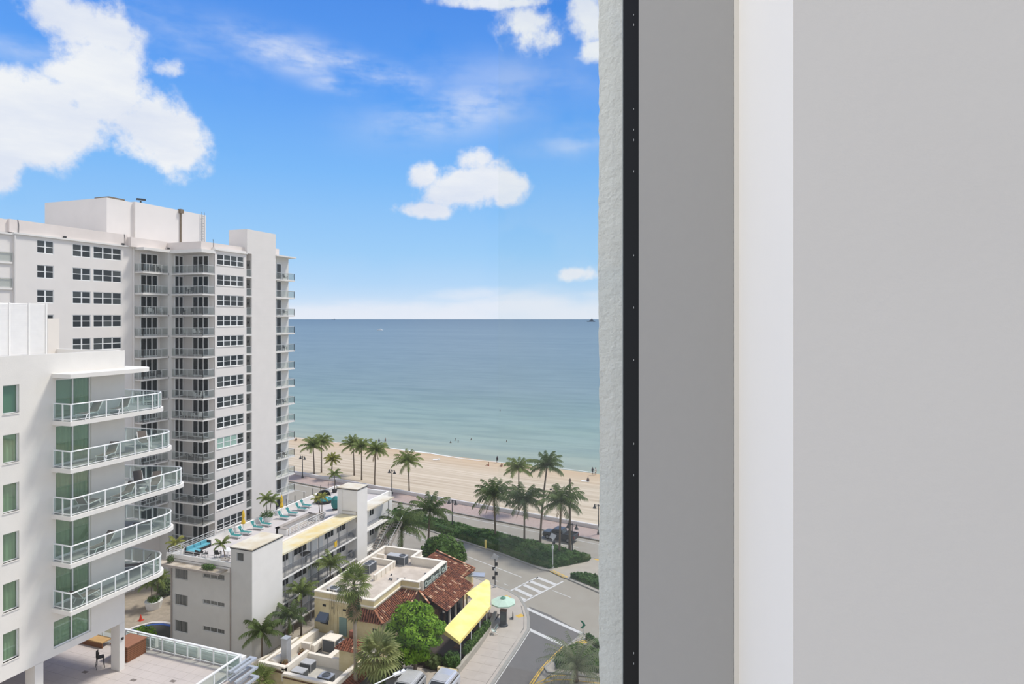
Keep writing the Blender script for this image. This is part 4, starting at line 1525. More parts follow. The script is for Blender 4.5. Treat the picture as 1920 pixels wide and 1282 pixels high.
# walkway side: windows, doors, slabs, railings, posts
rr = random.Random(9)
for lev, z in enumerate((7.0, 4.2, 1.4)):
    for a, b, n in ((59.3, 60.5, 2), (61.4, 63.8, 3), (67.3, 69.2, 3), (69.9, 71.9, 2)):
        add_window(MO, -49.24, a, z + 1.08, b - a, 0.86, n, 1, fm='grey_metal', gm='dark_glass', bar=0.06)
    for y in (64.1, 65.0, 66.2, 60.6):
        part('door', MB().box(-49.3, y, z + 0.02, -49.25, y + 0.8, z + 2.0), 'door_white', MO)
    if lev < 3:
        sl_ = part('walkway_slab', MB().box(-49.3, 57.67, z - 0.12, -47.8, 72.3, z + 0.05), 'motel_white', MO)
        mb = MB().bar((-47.88, 57.7, z + 1.2), (-47.88, 72.2, z + 1.2), 0.05).bar((-47.88, 57.7, z + 0.14), (-47.88, 72.2, z + 0.14), 0.04)
        part('handrail', mb, 'motel_rail', sl_, at=(0, 0, 0))
        mb = MB()
        for k in range(116):
            y = 57.8 + 0.125 * k
            mb.box(-47.9, y - 0.014, z + 0.12, -47.87, y + 0.014, z + 1.2)
        stuff(part('picket', mb, 'motel_rail', sl_, at=(0, 0, 0)))
for y in (58.26, 59.6, 61.2, 62.8, 64.3, 66.1, 68.4, 70.2):
    part('post', MB().box(-47.93, y - 0.04, 0.1, -47.84, y + 0.04, 9.7), 'motel_rail', MO)
# far side by the second tower: windows, slab, outside stair
for lev, z in enumerate((7.0, 4.2)):
    add_window(MO, -49.24, 75.3, z + 1.0, 1.5, 1.0, 2, 1, fm='white_metal', gm='dark_glass', bar=0.06)
    add_window(MO, -49.24, 77.6, z + 1.0, 1.2, 1.0, 2, 1, fm='white_metal', gm='dark_glass', bar=0.06)
    sl_ = part('walkway_slab', MB().box(-49.3, 74.73, z - 0.12, -47.8, 80.4, z + 0.05), 'motel_white', MO)
    part('handrail', MB().bar((-47.88, 74.8, z + 1.05), (-47.88, 80.3, z + 1.05), 0.05).bar((-47.88, 74.8, z + 0.55), (-47.88, 80.3, z + 0.55), 0.04), 'motel_rail', sl_, at=(0, 0, 0))
part('post', MB().box(-48.0, 80.6, 0.1, -47.9, 80.7, 9.7), 'motel_rail', MO)
for k, x in enumerate((-47.4, -46.0)):
    s_ = part('outside_stair', MB().bar((x - 0.55, 80.2, 6.9), (x - 0.55, 74.9, 3.2), 0.08, 0.3).bar((x + 0.55, 80.2, 6.9), (x + 0.55, 74.9, 3.2), 0.08, 0.3), 'coping_grey', MO)
    for j in range(15):
        f = j / 14
        part('step', MB().box(x - 0.5, 80.2 - 5.3 * f - 0.14, 6.9 - 3.7 * f, x + 0.5, 80.2 - 5.3 * f + 0.14, 6.96 - 3.7 * f), 'coping_grey', s_, at=(0, 0, 0))
    part('handrail', MB().bar((x + 0.6, 80.2, 7.8), (x + 0.6, 74.9, 4.1), 0.05), 'grey_metal', s_, at=(0, 0, 0))
# stair opening on the deck with its grey coping and white rail
op = part('stair_opening', MB().box(-53.95, 64.0, 9.3, -52.4, 64.3, 10.1).box(-53.95, 64.0, 9.3, -53.7, 70.4, 10.1).box(-53.95, 70.2, 9.3, -52.3, 70.4, 10.1), 'motel_white', MO)
part('coping', MB().box(-54.05, 63.9, 10.1, -52.4, 64.4, 10.2).box(-54.05, 63.9, 10.1, -53.45, 70.5, 10.2).box(-54.05, 70.1, 10.1, -52.2, 70.5, 10.2), 'coping_grey', op, at=(0, 0, 0))
part('floor', MB().box(-53.7, 64.3, 9.3, -52.2, 70.2, 9.32), 'coping_grey', op, at=(0, 0, 0))
mb = MB()
rail_run(mb, [(-52.15, 64.3), (-52.15, 71.2)], 9.3, 1.0, 0.07, 1.7, 0.05)
for h in (0.3, 0.5, 0.7):
    mb.bar((-52.15, 64.3, 9.3 + h), (-52.15, 71.2, 9.3 + h), 0.03)
part('railing', mb, 'white_metal', op, at=(0, 0, 0))
# rails on the deck edge
mb = MB()
rail_run(mb, [(-59.3, 53.1), (-59.3, 62.8)], 9.9, 0.75, 0.05, 1.5, 0.05)
for h in (0.3, 0.5):
    mb.bar((-59.3, 53.1, 9.9 + h), (-59.3, 62.8, 9.9 + h), 0.03)
part('railing', mb, 'grey_metal', MO)
mb = MB()
rail_run(mb, [(-59.3, 53.1), (-50.6, 53.1)], 10.15, 0.5, 0.05, 1.9, 0.04)
mb.bar((-59.3, 53.1, 10.4), (-50.6, 53.1, 10.4), 0.03)
part('railing', mb, 'grey_metal', MO)
for y in (70.6, 72.6, 74.4, 76.4, 78.4, 80.3, 82.2, 84.0):
    part('rail_post', MB().box(-59.48, y - 0.04, 9.9, -59.42, y + 0.04, 10.9), 'dark_metal', MO)
mb = MB().bar((-50.1, 72.25, 9.9), (-47.85, 72.25, 9.9), 0.06).bar((-50.1, 72.25, 10.35), (-47.85, 72.25, 10.35), 0.05).bar((-47.85, 72.25, 9.0), (-47.85, 72.25, 10.4), 0.06)
part('roof_guard', mb, 'ledge_dirty', MO)
# hose rings on the second tower
mat('hose_blue', (84, 92, 104), 0.6, 0.08, 5)
for k, z in enumerate((7.05, 4.65)):
    mb = MB().tube([(-48.61 + 0.36 * math.cos(a * 0.5236), 72.2, z + 0.42 * math.sin(a * 0.5236)) for a in range(13)], 0.13, 6)
    tag(part('hose_ring', mb, 'hose_blue'), '%s grey-blue ring of hose hung on the shaded side of the far stair tower' % ('upper' if k == 0 else 'lower'), 'hose', 'hose rings on the stair tower')
# sun loungers: teal cushions on white frames
mat('teal_fabric', (52, 124, 122), 0.85, 0.06, 6)
mat('turquoise_fabric', (96, 166, 180), 0.85, 0.06, 3)
mat('umbrella_yellow', (220, 180, 52), 0.85, 0.08, 4)
mat('towel_white', (226, 228, 228), 0.9, 0.02, 4)
SUNL = lounger_proto('sun_lounger', 'white_plastic', 'teal_fabric', 55)
part('side_panel', MB().box(-0.32, -0.95, 0.2, 0.32, 0.35, 0.33), 'white_plastic', SUNL, local=(0, 0, 0))
part('cushion_strap', MB().box(-0.07, 0.36, 0.5, 0.07, 0.40, 0.82), 'towel_white', SUNL, local=(0, 0, 0))
LOUNGE = [(-58.0, 61.4), (-57.7, 62.7), (-57.6, 64.75), (-57.6, 66.2), (-57.3, 69.3), (-57.3, 71.0), (-57.5, 73.2), (-57.9, 74.7)]
for k, (x, y) in enumerate(LOUNGE):
    row, nth = ('near row', k) if k < 4 else ('far row', k - 4)
    lab = 'teal cushioned white sun lounger on the motel deck, %s in the %s of four' % (['first', 'second', 'third', 'last'][nth], row)
    o = SUNL if k == 0 else dup(SUNL, (0, 0, 0))
    o.location = (x, y, 9.3)
    o.rotation_euler.z = R(92 + (k * 7) % 9 - 4)
    o['label'] = lab
    o['group'] = 'teal sun loungers on the motel deck'
for k, (x, y) in enumerate(((-58.6, 63.5), (-58.8, 70.8))):
    t = thing('closed_umbrella', 'furled yellow umbrella %s on the motel deck' % ('between the nearer teal loungers' if k == 0 else 'behind the farther teal loungers'), 'umbrella', (x, y, 9.3), 0, 'furled yellow umbrellas')
    part('pole', MB().tube([(0, 0, 0), (0, 0, 2.75)], 0.025, 6), 'grey_metal', t, local=(0, 0, 0))
    part('canopy', MB().lathe([(0.24, 1.0), (0.26, 1.2), (0.12, 1.75), (0.2, 1.8), (0.17, 2.3), (0.06, 2.66), (0.01, 2.72)], 9), 'umbrella_yellow', t, local=(0, 0, 0))
    part('base', MB().lathe([(0.22, 0), (0.22, 0.06), (0.05, 0.1)], 10), 'white_plastic', t, local=(0, 0, 0))
# corner sofa
t = thing('corner_sofa', 'turquoise cushioned corner sofa on the motel deck', 'sofa', (-58.9, 56.6, 9.3))
part('base', MB().box(-59.25, 55.2, 9.3, -58.4, 58.2, 9.62).box(-58.4, 55.2, 9.3, -57.6, 56.0, 9.62), 'black_weave', t)
part('back_frame', MB().box(-59.27, 55.2, 9.62, -59.12, 58.2, 10.0).box(-58.45, 58.05, 9.62, -59.12, 58.2, 10.0), 'black_weave', t)
for k in range(3):
    part('seat_cushion', MB().box(-59.1, 55.22 + 0.95 * k, 9.62, -58.4, 56.13 + 0.95 * k, 9.76), 'turquoise_fabric', t)
    part('back_cushion', MB().box(-59.11, 55.25 + 0.95 * k, 9.77, -58.9, 56.1 + 0.95 * k, 10.1), 'turquoise_fabric', t)
part('seat_cushion', MB().box(-58.38, 55.22, 9.62, -57.62, 55.98, 9.76), 'turquoise_fabric', t)
for k, (x, y, rz) in enumerate(((-55.0, 55.7, 200), (-56.3, 55.2, 160), (-57.0, 55.0, 180))):
    dup(DCH, (x, y, 9.3), R(rz), 'dark deck chair at the front edge of the motel deck, %s from the white table' % ['first', 'second', 'third'][k])['group'] = 'dark chairs on the motel deck'
t = thing('patio_table', 'white square table beside the dark chairs on the motel deck', 'table', (-54.2, 56.4, 9.3))
part('top', MB().box(-0.55, -0.55, 0.7, 0.55, 0.55, 0.75), 'white_plastic', t, local=(0, 0, 0))
for sx in (-1, 1):
    for sy in (-1, 1):
        part('leg', MB().box(sx * 0.48 - 0.03, sy * 0.48 - 0.03, 0, sx * 0.48 + 0.03, sy * 0.48 + 0.03, 0.7), 'white_plastic', t, local=(0, 0, 0))
# round daybed with a dark canopy
t = thing('round_daybed', 'round dark wicker daybed with turquoise cushions beside the far stair tower', 'daybed', (-56.9, 77.6, 9.3))
part('base', MB().lathe([(1.15, 0), (1.25, 0.2), (1.2, 0.38)], 16), 'black_weave', t, local=(0, 0, 0))
part('mattress', MB().lathe([(1.15, 0.38), (1.17, 0.5), (1.0, 0.55), (0.01, 0.56)], 16), 'teal_fabric', t, local=(0, 0, 0))
mb = MB()
for i in range(10):
    for j in range(5):
        def S(i, j):
            a, e = R(70 + 200 * i / 10), R(8 + 68 * j / 5)
            return (1.22 * math.cos(a) * math.cos(e), 1.22 * math.sin(a) * math.cos(e), 0.5 + 1.3 * math.sin(e))
        mb.quad(S(i, j), S(i + 1, j), S(i + 1, j + 1), S(i, j + 1))
part('canopy', mb, 'black_weave', t, local=(0, 0, 0))
for k in range(3):
    part('cushion', MB().ball((0.1 + 0.35 * k, 0.5 - 0.45 * k, 0.68), 0.24, 8, 0.16), 'turquoise_fabric', t, local=(0, 0, 0))
part('towel', MB().box(-0.3, -0.2, 0.565, 0.5, 0.2, 0.6), 'towel_white', t, local=(0, 0, 0))
t = thing('cabana_chair', 'dark hanging pod chair with teal fabric against the far stair tower', 'chair', (-53.2, 75.2, 9.3))
part('shell', MB().ball((0, 0, 1.0), 0.62, 10, 0.95), 'teal_fabric', t, local=(0, 0, 0))
part('base', MB().lathe([(0.5, 0), (0.5, 0.08), (0.06, 0.12), (0.06, 0.2)], 10), 'black_weave', t, local=(0, 0, 0))
# pots and planters with palms on the deck
def potted(label, x, y, z, pr, ph, palms, pm, shrub=None, seed=0):
    t = thing('potted_palm', label, 'plant', (x, y, z))
    part('pot', MB().lathe([(pr * 0.78, 0), (pr, ph), (pr * 0.93, ph), (pr * 0.9, ph - 0.06), (0.01, ph - 0.06)], 14), pm, t, local=(0, 0, 0))
    rf = random.Random(seed)
    for k, (dx_, dy_, h, L, ln) in enumerate(palms):
        pts = [(dx_, dy_, ph - 0.08), (dx_ + ln * 0.4, dy_, ph + h * 0.5), (dx_ + ln, dy_, ph + h)]
        part('trunk', MB().tube(pts, [0.06, 0.05, 0.04], 6), 'palm_trunk', t, local=(0, 0, 0))
        for q in range(11):
            el, dr = ((70, 80), (38, 90), (8, 80))[q % 3]
            set_frond(frond_mesh(1.3, el, dr, 'palm_yellow' if shrub is None and seed % 2 else 'palm_green', 0.3, 11, 0.12, q % 2), t, Vector(pts[-1]), 6.283 * q / 11 + rf.uniform(-.2, .2), 0, L / 1.3 * rf.uniform(.85, 1.1))
    if shrub:
        mb = MB()
        leaves(mb, (0, 0, ph + 0.15), shrub, 420, 0.12, rf, 0.4, ph - 0.1)
        stuff(part('shrub', mb, 'bush_green', t, local=(0, 0, 0)))
    return t


potted('white planter with two slim palms and a shrub between the two lounger rows', -58.7, 68.0, 9.3, 0.75, 0.7, [(-0.15, 0, 2.2, 1.25, -0.1), (0.25, 0.1, 2.0, 1.25, 0.25)], 'white_plastic', (1.0, 1.0, 0.5), 2)
potted('round planter with two thin palms beside the stair opening rail', -52.9, 72.4 - 0.9, 9.3, 0.62, 0.55, [(-0.15, 0, 1.9, 1.0, -0.35), (0.15, 0, 2.2, 1.0, 0.05)], 'coping_grey', None, 5)
potted('thin palm in a dark pot at the beach end of the motel deck', -58.6, 82.6, 9.3, 0.4, 0.5, [(0, 0, 2.3, 1.3, 0.0)], 'black_weave', None, 4)
potted('yellowish palm in a pot at the near left corner of the motel deck', -60.6, 55.2, 9.0, 0.35, 0.45, [(0, 0, 0.9, 1.25, 0.0)], 'coping_grey', None, 7)
potted('leaning palm in a low pot beside the near stair tower on the deck', -53.4, 55.2, 9.3, 0.5, 0.25, [(0, 0, 1.5, 1.1, -0.5)], 'coping_grey', None, 8)
t = thing('barrel_table', 'dark round table on the middle motel walkway', 'table', (-48.5, 62.7, 7.05))
part('base', MB().lathe([(0.12, 0), (0.1, 0.9)], 8), 'dark_metal', t, local=(0, 0, 0))
part('top', MB().lathe([(0.62, 0.9), (0.64, 1.1), (0.55, 1.12), (0.5, 1.04), (0.01, 1.04)], 16), 'dark_metal', t, local=(0, 0, 0))
tag(part('caution_sign', MB().box(-47.84, 67.4, 7.3, -47.8, 67.9, 8.0), 'umbrella_yellow'), 'yellow board hung on the upper motel walkway rail', 'sign')
# weeds on the front ledge
for k, (x, n_, w_) in enumerate(((-58.2, 160, 0.35), (-52.9, 500, 0.9))):
    bush('ledge_weed', ['small dark weed on the left end of the stained motel ledge', 'dry clump of weeds on the right end of the stained motel ledge'][k], 'weed', (x, 52.3, 9.5), [(0, 0, 0.25 if k else 0.4, w_, 0.4, 0.3 if k else 0.5)], n_, 0.1, 'palm_dark' if k == 0 else 'bush_green', k, None, 0.0, False)

# ------------------------------------------------------------------ court between tower and motel
mat('pool_blue', (52, 84, 150), 0.4, 0.08, 2)
mat('pool_bed', (62, 64, 62), 0.5, 0.2, 1)
mat('cone_red', (196, 62, 44), 0.6, 0.05, 3)
pool = [(-66.4, 53.2), (-66.3, 54.6), (-65.4, 56.2), (-64.0, 56.7), (-59.4, 56.9), (-59.4, 50), (-66.4, 50)]
pt = struct(part('pool_floor', MB().prism(pool, 0.02, 0.045), 'pool_bed'))
struct(part('pool_kerb', MB().strip(pool[:5], 0.3, 0.03, 0.12), 'white_stone'))
ins = [(x + 0.35 * (1 if x < -64.5 else 0), y - 0.35) for x, y in pool[:5]]
struct(part('pool_border', MB().strip(ins, 0.35, 0.05, 0.02), 'pool_blue'))
bush('pool_shrub', 'rounded bright green shrub beside the emptied pool', 'shrub', (-62.3, 52.4, 0), [(0, 0, 0.9, 1.5, 1.2, 0.9)], 1100, 0.16, 'tree_bright', 21)
t = thing('traffic_cone', 'red traffic cone on the court paving by the pool', 'cone', (-67.2, 56.2, 0.03))
part('cone', MB().lathe([(0.2, 0.04), (0.04, 0.72)], 10), 'cone_red', t, local=(0, 0, 0))
part('base', MB().box(-0.26, -0.26, 0, 0.26, 0.26, 0.05), 'cone_red', t, local=(0, 0, 0))
potted('large white tub of palms in the court below the tower', -68.6, 59.2, 0.03, 1.05, 0.95, [(-0.3, 0, 2.2, 1.7, -0.2), (0.3, 0.1, 2.6, 1.7, 0.4)], 'white_plastic', (0.8, 0.8, 0.35), 12)
for k, (x, y, s_) in enumerate(((-66.5, 62.6, 1.5), (-70.5, 62.5, 1.2), (-64.3, 64.5, 1.6))):
    bush('court_shrub', 'dark leafy shrub in the shaded court, %s from the white tub' % ['first', 'second', 'third'][k], 'shrub', (x, y, 0), [(0, 0, s_ * 0.9, s_, s_, s_ * 0.9)], 700, 0.2, 'palm_dark', 30 + k, 'dark shrubs in the court')

# ------------------------------------------------------------------ the tile-roofed restaurant on the corner
mat('cream_wall', (202, 186, 142), 0.9, 0.08, 1.2, 0.3, 10, rgb2=(212, 198, 158))
mat('parapet_white', (226, 218, 204), 0.9, 0.04, 1.5, 0.1, 10)
mat('flat_roof', (200, 189, 175), 0.9, 0.08, 0.9, rgb2=(184, 172, 158))
mat('sunk_roof', (188, 184, 174), 0.9, 0.08, 0.8, rgb2=(172, 168, 158))
mat('tile_red', (136, 84, 64), 0.85, 0.18, 2.5)
mat('tile_brown', (110, 70, 56), 0.85, 0.18, 2.5)
mat('tile_orange', (152, 100, 74), 0.85, 0.15, 2.5)
mat('tile_pale', (206, 166, 136), 0.85, 0.1, 2.5)
mat('roof_felt', (52, 32, 28), 0.95, 0.1, 2)
mat('hvac_grey', (172, 173, 174), 0.6, 0.06, 2)
mat('hvac_dark', (84, 88, 92), 0.6, 0.08, 4)
mat('galvanised', (176, 180, 186), 0.4, 0.08, 1.5, spec=0.5, metal=0.3)
mat('teal_door', (120, 144, 136), 0.7, 0.06, 3)
mat('awning_blue', (92, 104, 122), 0.8, 0.06, 4)
mat('awning_yellow', (236, 212, 124), 0.85, 0.06, 0.6, rgb2=(238, 218, 148))
mat('sign_board', (70, 78, 74), 0.7, 0.06, 3)
mat('sign_letter', (182, 194, 186), 0.6, 0.03, 3)
mat('planter_stone', (168, 162, 150), 0.95, 0.1, 2)
mat('dark_paving', (66, 58, 54), 0.95, 0.15, 2)
mat('wood_brown', (92, 66, 50), 0.8, 0.12, 3)
RE = thing('restaurant_building', 'cream corner restaurant with white parapets, flat roof and red barrel tile roofs', 'building', (-39, 62, 0))
TILES = ['tile_red', 'tile_brown', 'tile_orange', 'tile_pale']


def tile_roof(par, name, p0, p1, p2, p3, seed=0, pitch_w=0.3, row=0.42):
    """sloping roof plane: top edge p0->p1, eave p3->p2; felt slab under overlapping barrel tiles"""
    rt = random.Random(seed)
    p0, p1, p2, p3 = map(Vector, (p0, p1, p2, p3))
    nrm = (p1 - p0).cross(p3 - p0).normalized()
    p2.z = p0.z - (nrm.x * (p2.x - p0.x) + nrm.y * (p2.y - p0.y)) / nrm.z      # keep the slope flat
    if nrm.z < 0:
        nrm = -nrm
    mb = MB()
    d = nrm * 0.10
    mb.quad(p0, p1, p2, p3).quad(p3 - d, p2 - d, p1 - d, p0 - d)
    for a, b in ((p0, p1), (p1, p2), (p2, p3), (p3, p0)):
        mb.quad(a, a - d, b - d, b)
    ro = part(name, mb, 'roof_felt', par)
    wt_, we = (p1 - p0).length, (p2 - p3).length
    n = max(1, round(max(wt_, we) / pitch_w))
    mb = MB()
    for k in range(n):
        s = (k + 0.5) / n
        if we >= wt_:
            e = p3.lerp(p2, s)
            run = (p0 - p3 + p1 - p2) * 0.5
            # straight down the slope: find where the line from the eave meets the roof edge
            down = (nrm.cross((p1 - p0).normalized())).normalized()
            if down.z > 0:
                down = -down
            best = None
            for a, b in ((p0, p1), (p0, p3), (p1, p2)):
                den = down.cross(b - a)
                if den.length < 1e-6:
                    continue
                t_ = (a - e).cross(b - a).dot(den) / den.dot(den)
                u_ = (a - e).cross(down).dot(den) / den.dot(den)
                if -0.001 <= u_ <= 1.001 and t_ < -0.05 and (best is None or t_ > best):
                    best = t_
            if best is None:
                continue
            q = e + down * best
        else:
            q = p0.lerp(p1, s)
            down = (nrm.cross((p1 - p0).normalized())).normalized()
            if down.z > 0:
                down = -down
            best = None
            for a, b in ((p3, p2), (p0, p3), (p1, p2)):
                den = down.cross(b - a)
                if den.length < 1e-6:
                    continue
                t_ = (a - q).cross(b - a).dot(den) / den.dot(den)
                u_ = (a - q).cross(down).dot(den) / den.dot(den)
                if -0.001 <= u_ <= 1.001 and t_ > 0.05 and (best is None or t_ < best):
                    best = t_
            if best is None:
                continue
            e = q + down * best
        L = (e - q).length
        m = max(1, round(L / row))
        dv = (e - q) / m
        du = dv.normalized()
        side = nrm.cross(du).normalized()
        for j in range(m):
            mb.mi = rt.choices((0, 1, 2, 3), (5, 3, 3, 0.5))[0]
            a = q + dv * j + nrm * (0.005 + rt.uniform(0, 0.012)) + side * rt.uniform(-0.012, 0.012)
            b = q + dv * (j + 1.12) + nrm * (0.03 + rt.uniform(0, 0.015)) + side * rt.uniform(-0.012, 0.012)
            i = len(mb.v)
            for p, r in ((a, 0.085), (b, 0.11)):
                for c in range(5):
                    an = math.pi * c / 4
                    mb.v.append(tuple(p + side * r * math.cos(an) + nrm * r * math.sin(an)))
            for c in range(4):
                mb.f.append((i + c, i + 5 + c, i + 6 + c, i + c + 1))
                mb.m.append(mb.mi)
            mb.f.append((i + 5, i + 9, i + 8, i + 7, i + 6))
            mb.m.append(mb.mi)
    stuff(part('roof_tile', mb, TILES, ro, at=(0, 0, 0)))
    return ro


def hip(par, a, b):
    """row of ridge tiles along a hip"""
    a, b = Vector(a), Vector(b)
    n = max(2, round((b - a).length / 0.4))
    rt = random.Random(int(abs(a.x * 10)))
    mb = MB()
    for k in range(n):
        mb.mi = rt.choice((0, 2, 2, 3))
        p, q = a.lerp(b, k / n), a.lerp(b, (k + 1.15) / n)
        mb.bar(p + Vector((0, 0, 0.07)), q + Vector((0, 0, 0.1)), 0.2, 0.1)
    stuff(part('hip_tile', mb, TILES, par))


# main block: walls, cornice, parapet ring, flat roof
PL = [(-44.2, 58.6), (-36.6, 58.6), (-36.6, 64.4), (-34.35, 64.4), (-34.35, 71.25), (-38.7, 71.25), (-38.7, 73.4), (-44.2, 73.4)]
part('wall', MB().prism(PL, 0, 5.0), 'cream_wall', RE)
part('roof_deck', MB().prism(PL, 5.0, 5.03), 'flat_roof', RE)


def inset(poly, d):
    """offset an anticlockwise rectilinear outline inwards by d (outwards if negative)"""
    out = []
    n = len(poly)
    for k in range(n):
        p, q, r = Vector(poly[k - 1]), Vector(poly[k]), Vector(poly[(k + 1) % n])
        d1, d2 = (q - p).normalized(), (r - q).normalized()
        n1, n2 = Vector((-d1.y, d1.x)), Vector((-d2.y, d2.x))
        out.append(q + (n1 + n2) * d)
    return out


for z0, z1, o_, i_, nm, m_ in ((5.03, 5.88, 0.0, 0.3, 'parapet', None), (5.88, 6.0, -0.05, 0.35, 'coping', 'parapet_white'), (5.2, 5.34, -0.12, 0.0, 'cornice', 'parapet_white'), (4.70, 4.77, -0.05, 0.0, 'cornice', 'cream_wall')):
    Q0, Q1 = inset(PL, o_), inset(PL, i_)
    for k in range(8):
        k2 = (k + 1) % 8
        part(nm, MB().prism([tuple(Q0[k]), tuple(Q0[k2]), tuple(Q1[k2]), tuple(Q1[k])], z0, z1), m_ or ('cream_wall' if k in (0, 1, 2) else 'parapet_white'), RE)
part('wall', MB().box(-39.6, 58.5, 0, -35.75, 64.4, 4.0), 'cream_wall', RE)
part('wall', MB().box(-36.6, 64.4, 0, -31.9, 71.6, 3.3), 'wood_brown', RE)
for y0, y1 in ((64.9, 65.7), (66.1, 67.4), (67.8, 69.1), (69.5, 70.6)):
    part('glazed_door', MB().box(-31.9, y0, 0.2, -31.85, y1, 2.6), 'dark_glass', RE)
part('wall', MB().box(-38.7, 73.0, 0, -33.0, 77.0, 3.4), 'cream_wall', RE)
# inner roof walls
for q in ((-43.9, 69.6, -40.5, 69.9), (-40.75, 65.0, -40.45, 69.6), (-43.9, 71.0, -42.9, 71.25)):
    part('roof_wall', MB().box(q[0], q[1], 5.0, q[2], q[3], 5.72), 'parapet_white', RE)
for y in (65.4, 66.4, 67.4, 68.4, 69.2):
    part('wall_rib', MB().box(-40.46, y - 0.05, 5.0, -40.38, y + 0.05, 5.74), 'parapet_white', RE)
rr = random.Random(4)
for k in range(7):
    x, y = rr.uniform(-39.8, -35.4), rr.uniform(65.5, 69.5)
    part('roof_vent', MB().lathe([(0.09, 5.03), (0.09, 5.2), (0.12, 5.22), (0.01, 5.24)], 7, (x, y, 0)), 'hvac_dark', RE)
# front wall details
part('door', MB().box(-40.95, 58.52, 1.6, -40.0, 58.6, 3.55), 'teal_door', RE)
part('wall_vent', MB().box(-43.12, 58.56, 4.42, -42.7, 58.6, 4.64), 'dark_room', RE)
part('wall_vent', MB().box(-41.95, 58.56, 4.32, -41.7, 58.6, 4.52), 'dark_room', RE)
part('wall_vent', MB().box(-40.5, 58.56, 4.3, -40.1, 58.6, 4.5), 'dark_room', RE)
add_window(RE, -36.7, 58.45, 2.45, 0.75, 0.6, 1, 1, 'y', fm='dark_metal', gm='dark_glass', bar=0.05)
part('side_door', MB().box(-35.76, 59.3, 0.2, -35.7, 60.2, 2.6), 'wood_brown', RE)
aw = part('window_awning', MB().quad((-43.5, 58.6, 3.75), (-43.6, 57.9, 3.2), (-42.25, 57.9, 3.2), (-42.3, 58.6, 3.75)).quad((-43.6, 57.9, 3.2), (-43.6, 57.9, 3.0), (-42.25, 57.9, 3.0), (-42.25, 57.9, 3.2)).quad((-43.5, 58.6, 3.75), (-43.5, 58.6, 3.0), (-43.6, 57.9, 3.0), (-43.6, 57.9, 3.2)).quad((-42.3, 58.6, 3.75), (-42.25, 57.9, 3.2), (-42.25, 57.9, 3.0), (-42.3, 58.6, 3.0)), 'awning_blue', RE)
part('wall_opening', MB().box(-43.4, 58.56, 2.5, -42.4, 58.6, 3.3), 'dark_room', RE)
for k, (x, z1) in enumerate(((-42.05, 5.2), (-41.2, 4.9), (-41.75, 5.6))):
    part('conduit', MB().tube([(x, 58.55, 1.6), (x, 58.55, z1)], 0.035, 5), 'cream_wall', RE)
stuff(part('vine_stems', (lambda m: ([m.tube([(-42.2 + 0.22 * k + 0.1 * math.sin(k), 58.55, 4.2 - 0.15 * (k % 4)), (-42.1 + 0.22 * k, 58.45, 5.2), (-42.0 + 0.2 * k, 58.6, 6.1 + 0.1 * (k % 3))], 0.012, 4) for k in range(14)], m)[1])(MB()), 'bark', RE))
# tiled roofs
A = tile_roof(RE, 'tiled_roof', (-34.35, 64.4, 4.98), (-34.35, 72.2, 4.9), (-30.72, 71.9, 3.3), (-30.72, 64.1, 3.3), 1)
tile_roof(RE, 'tiled_roof', (-36.6, 58.6, 4.95), (-36.6, 64.4, 4.95), (-35.0, 64.4, 3.9), (-35.3, 58.2, 3.9), 2)
tile_roof(RE, 'tiled_roof', (-36.6, 64.4, 4.97), (-34.35, 64.4, 4.97), (-33.4, 62.9, 4.2), (-35.4, 62.9, 4.25), 3)
tile_roof(RE, 'tiled_roof', (-39.3, 58.6, 5.0), (-36.6, 58.6, 4.95), (-35.35, 58.15, 3.85), (-39.5, 58.1, 3.78), 4, row=0.3)
tile_roof(RE, 'tiled_roof', (-38.6, 73.4, 4.7), (-38.5, 77.2, 4.65), (-32.5, 76.4, 3.25), (-32.9, 72.3, 3.3), 5)
hip(RE, (-36.6, 58.6, 4.97), (-35.32, 58.15, 3.9))
hip(RE, (-34.35, 64.4, 5.0), (-32.6, 63.6, 4.1))
hip(RE, (-38.5, 77.2, 4.65), (-32.5, 76.4, 3.3))
for y in (65.88, 67.52, 69.27, 70.76):
    part('column', MB().box(-31.28, y - 0.09, 0.2, -31.1, y + 0.09, 3.25), 'parapet_white', RE)
part('eave_beam', MB().box(-31.3, 64.3, 3.05, -31.05, 71.7, 3.25), 'parapet_white', RE)
part('terrace_plinth', MB().box(-31.9, 58.2, 0.05, -27.3, 71.9, 0.16), 'dark_paving', RE)
part('porch_roof', MB().bar((-33.2, 75.9, 2.7), (-31.2, 76.6, 2.6), 1.3, 0.1), 'galvanised', RE)
# sign on the parapet: white box with lettering facing the street
sg = thing('roof_sign', 'long white-edged sign board with raised pale letters on the restaurant parapet', 'sign', (-34.2, 67.9, 5.0))
part('box', MB().box(-34.34, 64.75, 4.86, -34.02, 71.15, 6.02), 'parapet_white', sg)
part('panel', MB().box(-34.02, 64.95, 4.95, -34.0, 70.95, 5.92), 'sign_board', sg)
for txt, y, size in (('Casablanca', 65.05, 0.92), ('Cafe', 69.5, 0.8)):
    cu = bpy.data.curves.new('letters', 'FONT')
    cu.body = txt
    cu.size = size
    cu.shear = 0.25
    cu.extrude = 0.05
    cu.resolution_u = 2
    tmp = bpy.data.objects.new('letters', cu)
    COL.objects.link(tmp)
    dgh = bpy.context.evaluated_depsgraph_get()
    me = bpy.data.meshes.new_from_object(tmp.evaluated_get(dgh))
    bpy.data.objects.remove(tmp)
    me.materials.clear()
    me.materials.append(MATS['sign_letter'])
    wmax = max(v.co.x for v in me.vertices)
    want = 3.55 if txt == 'Casablanca' else 1.35
    for v in me.vertices:
        v.co.x *= want / wmax
    o = put('letters', me, sg, at=(-33.97, y, 5.12))
    o.rotation_euler = (R(90), 0, R(90))
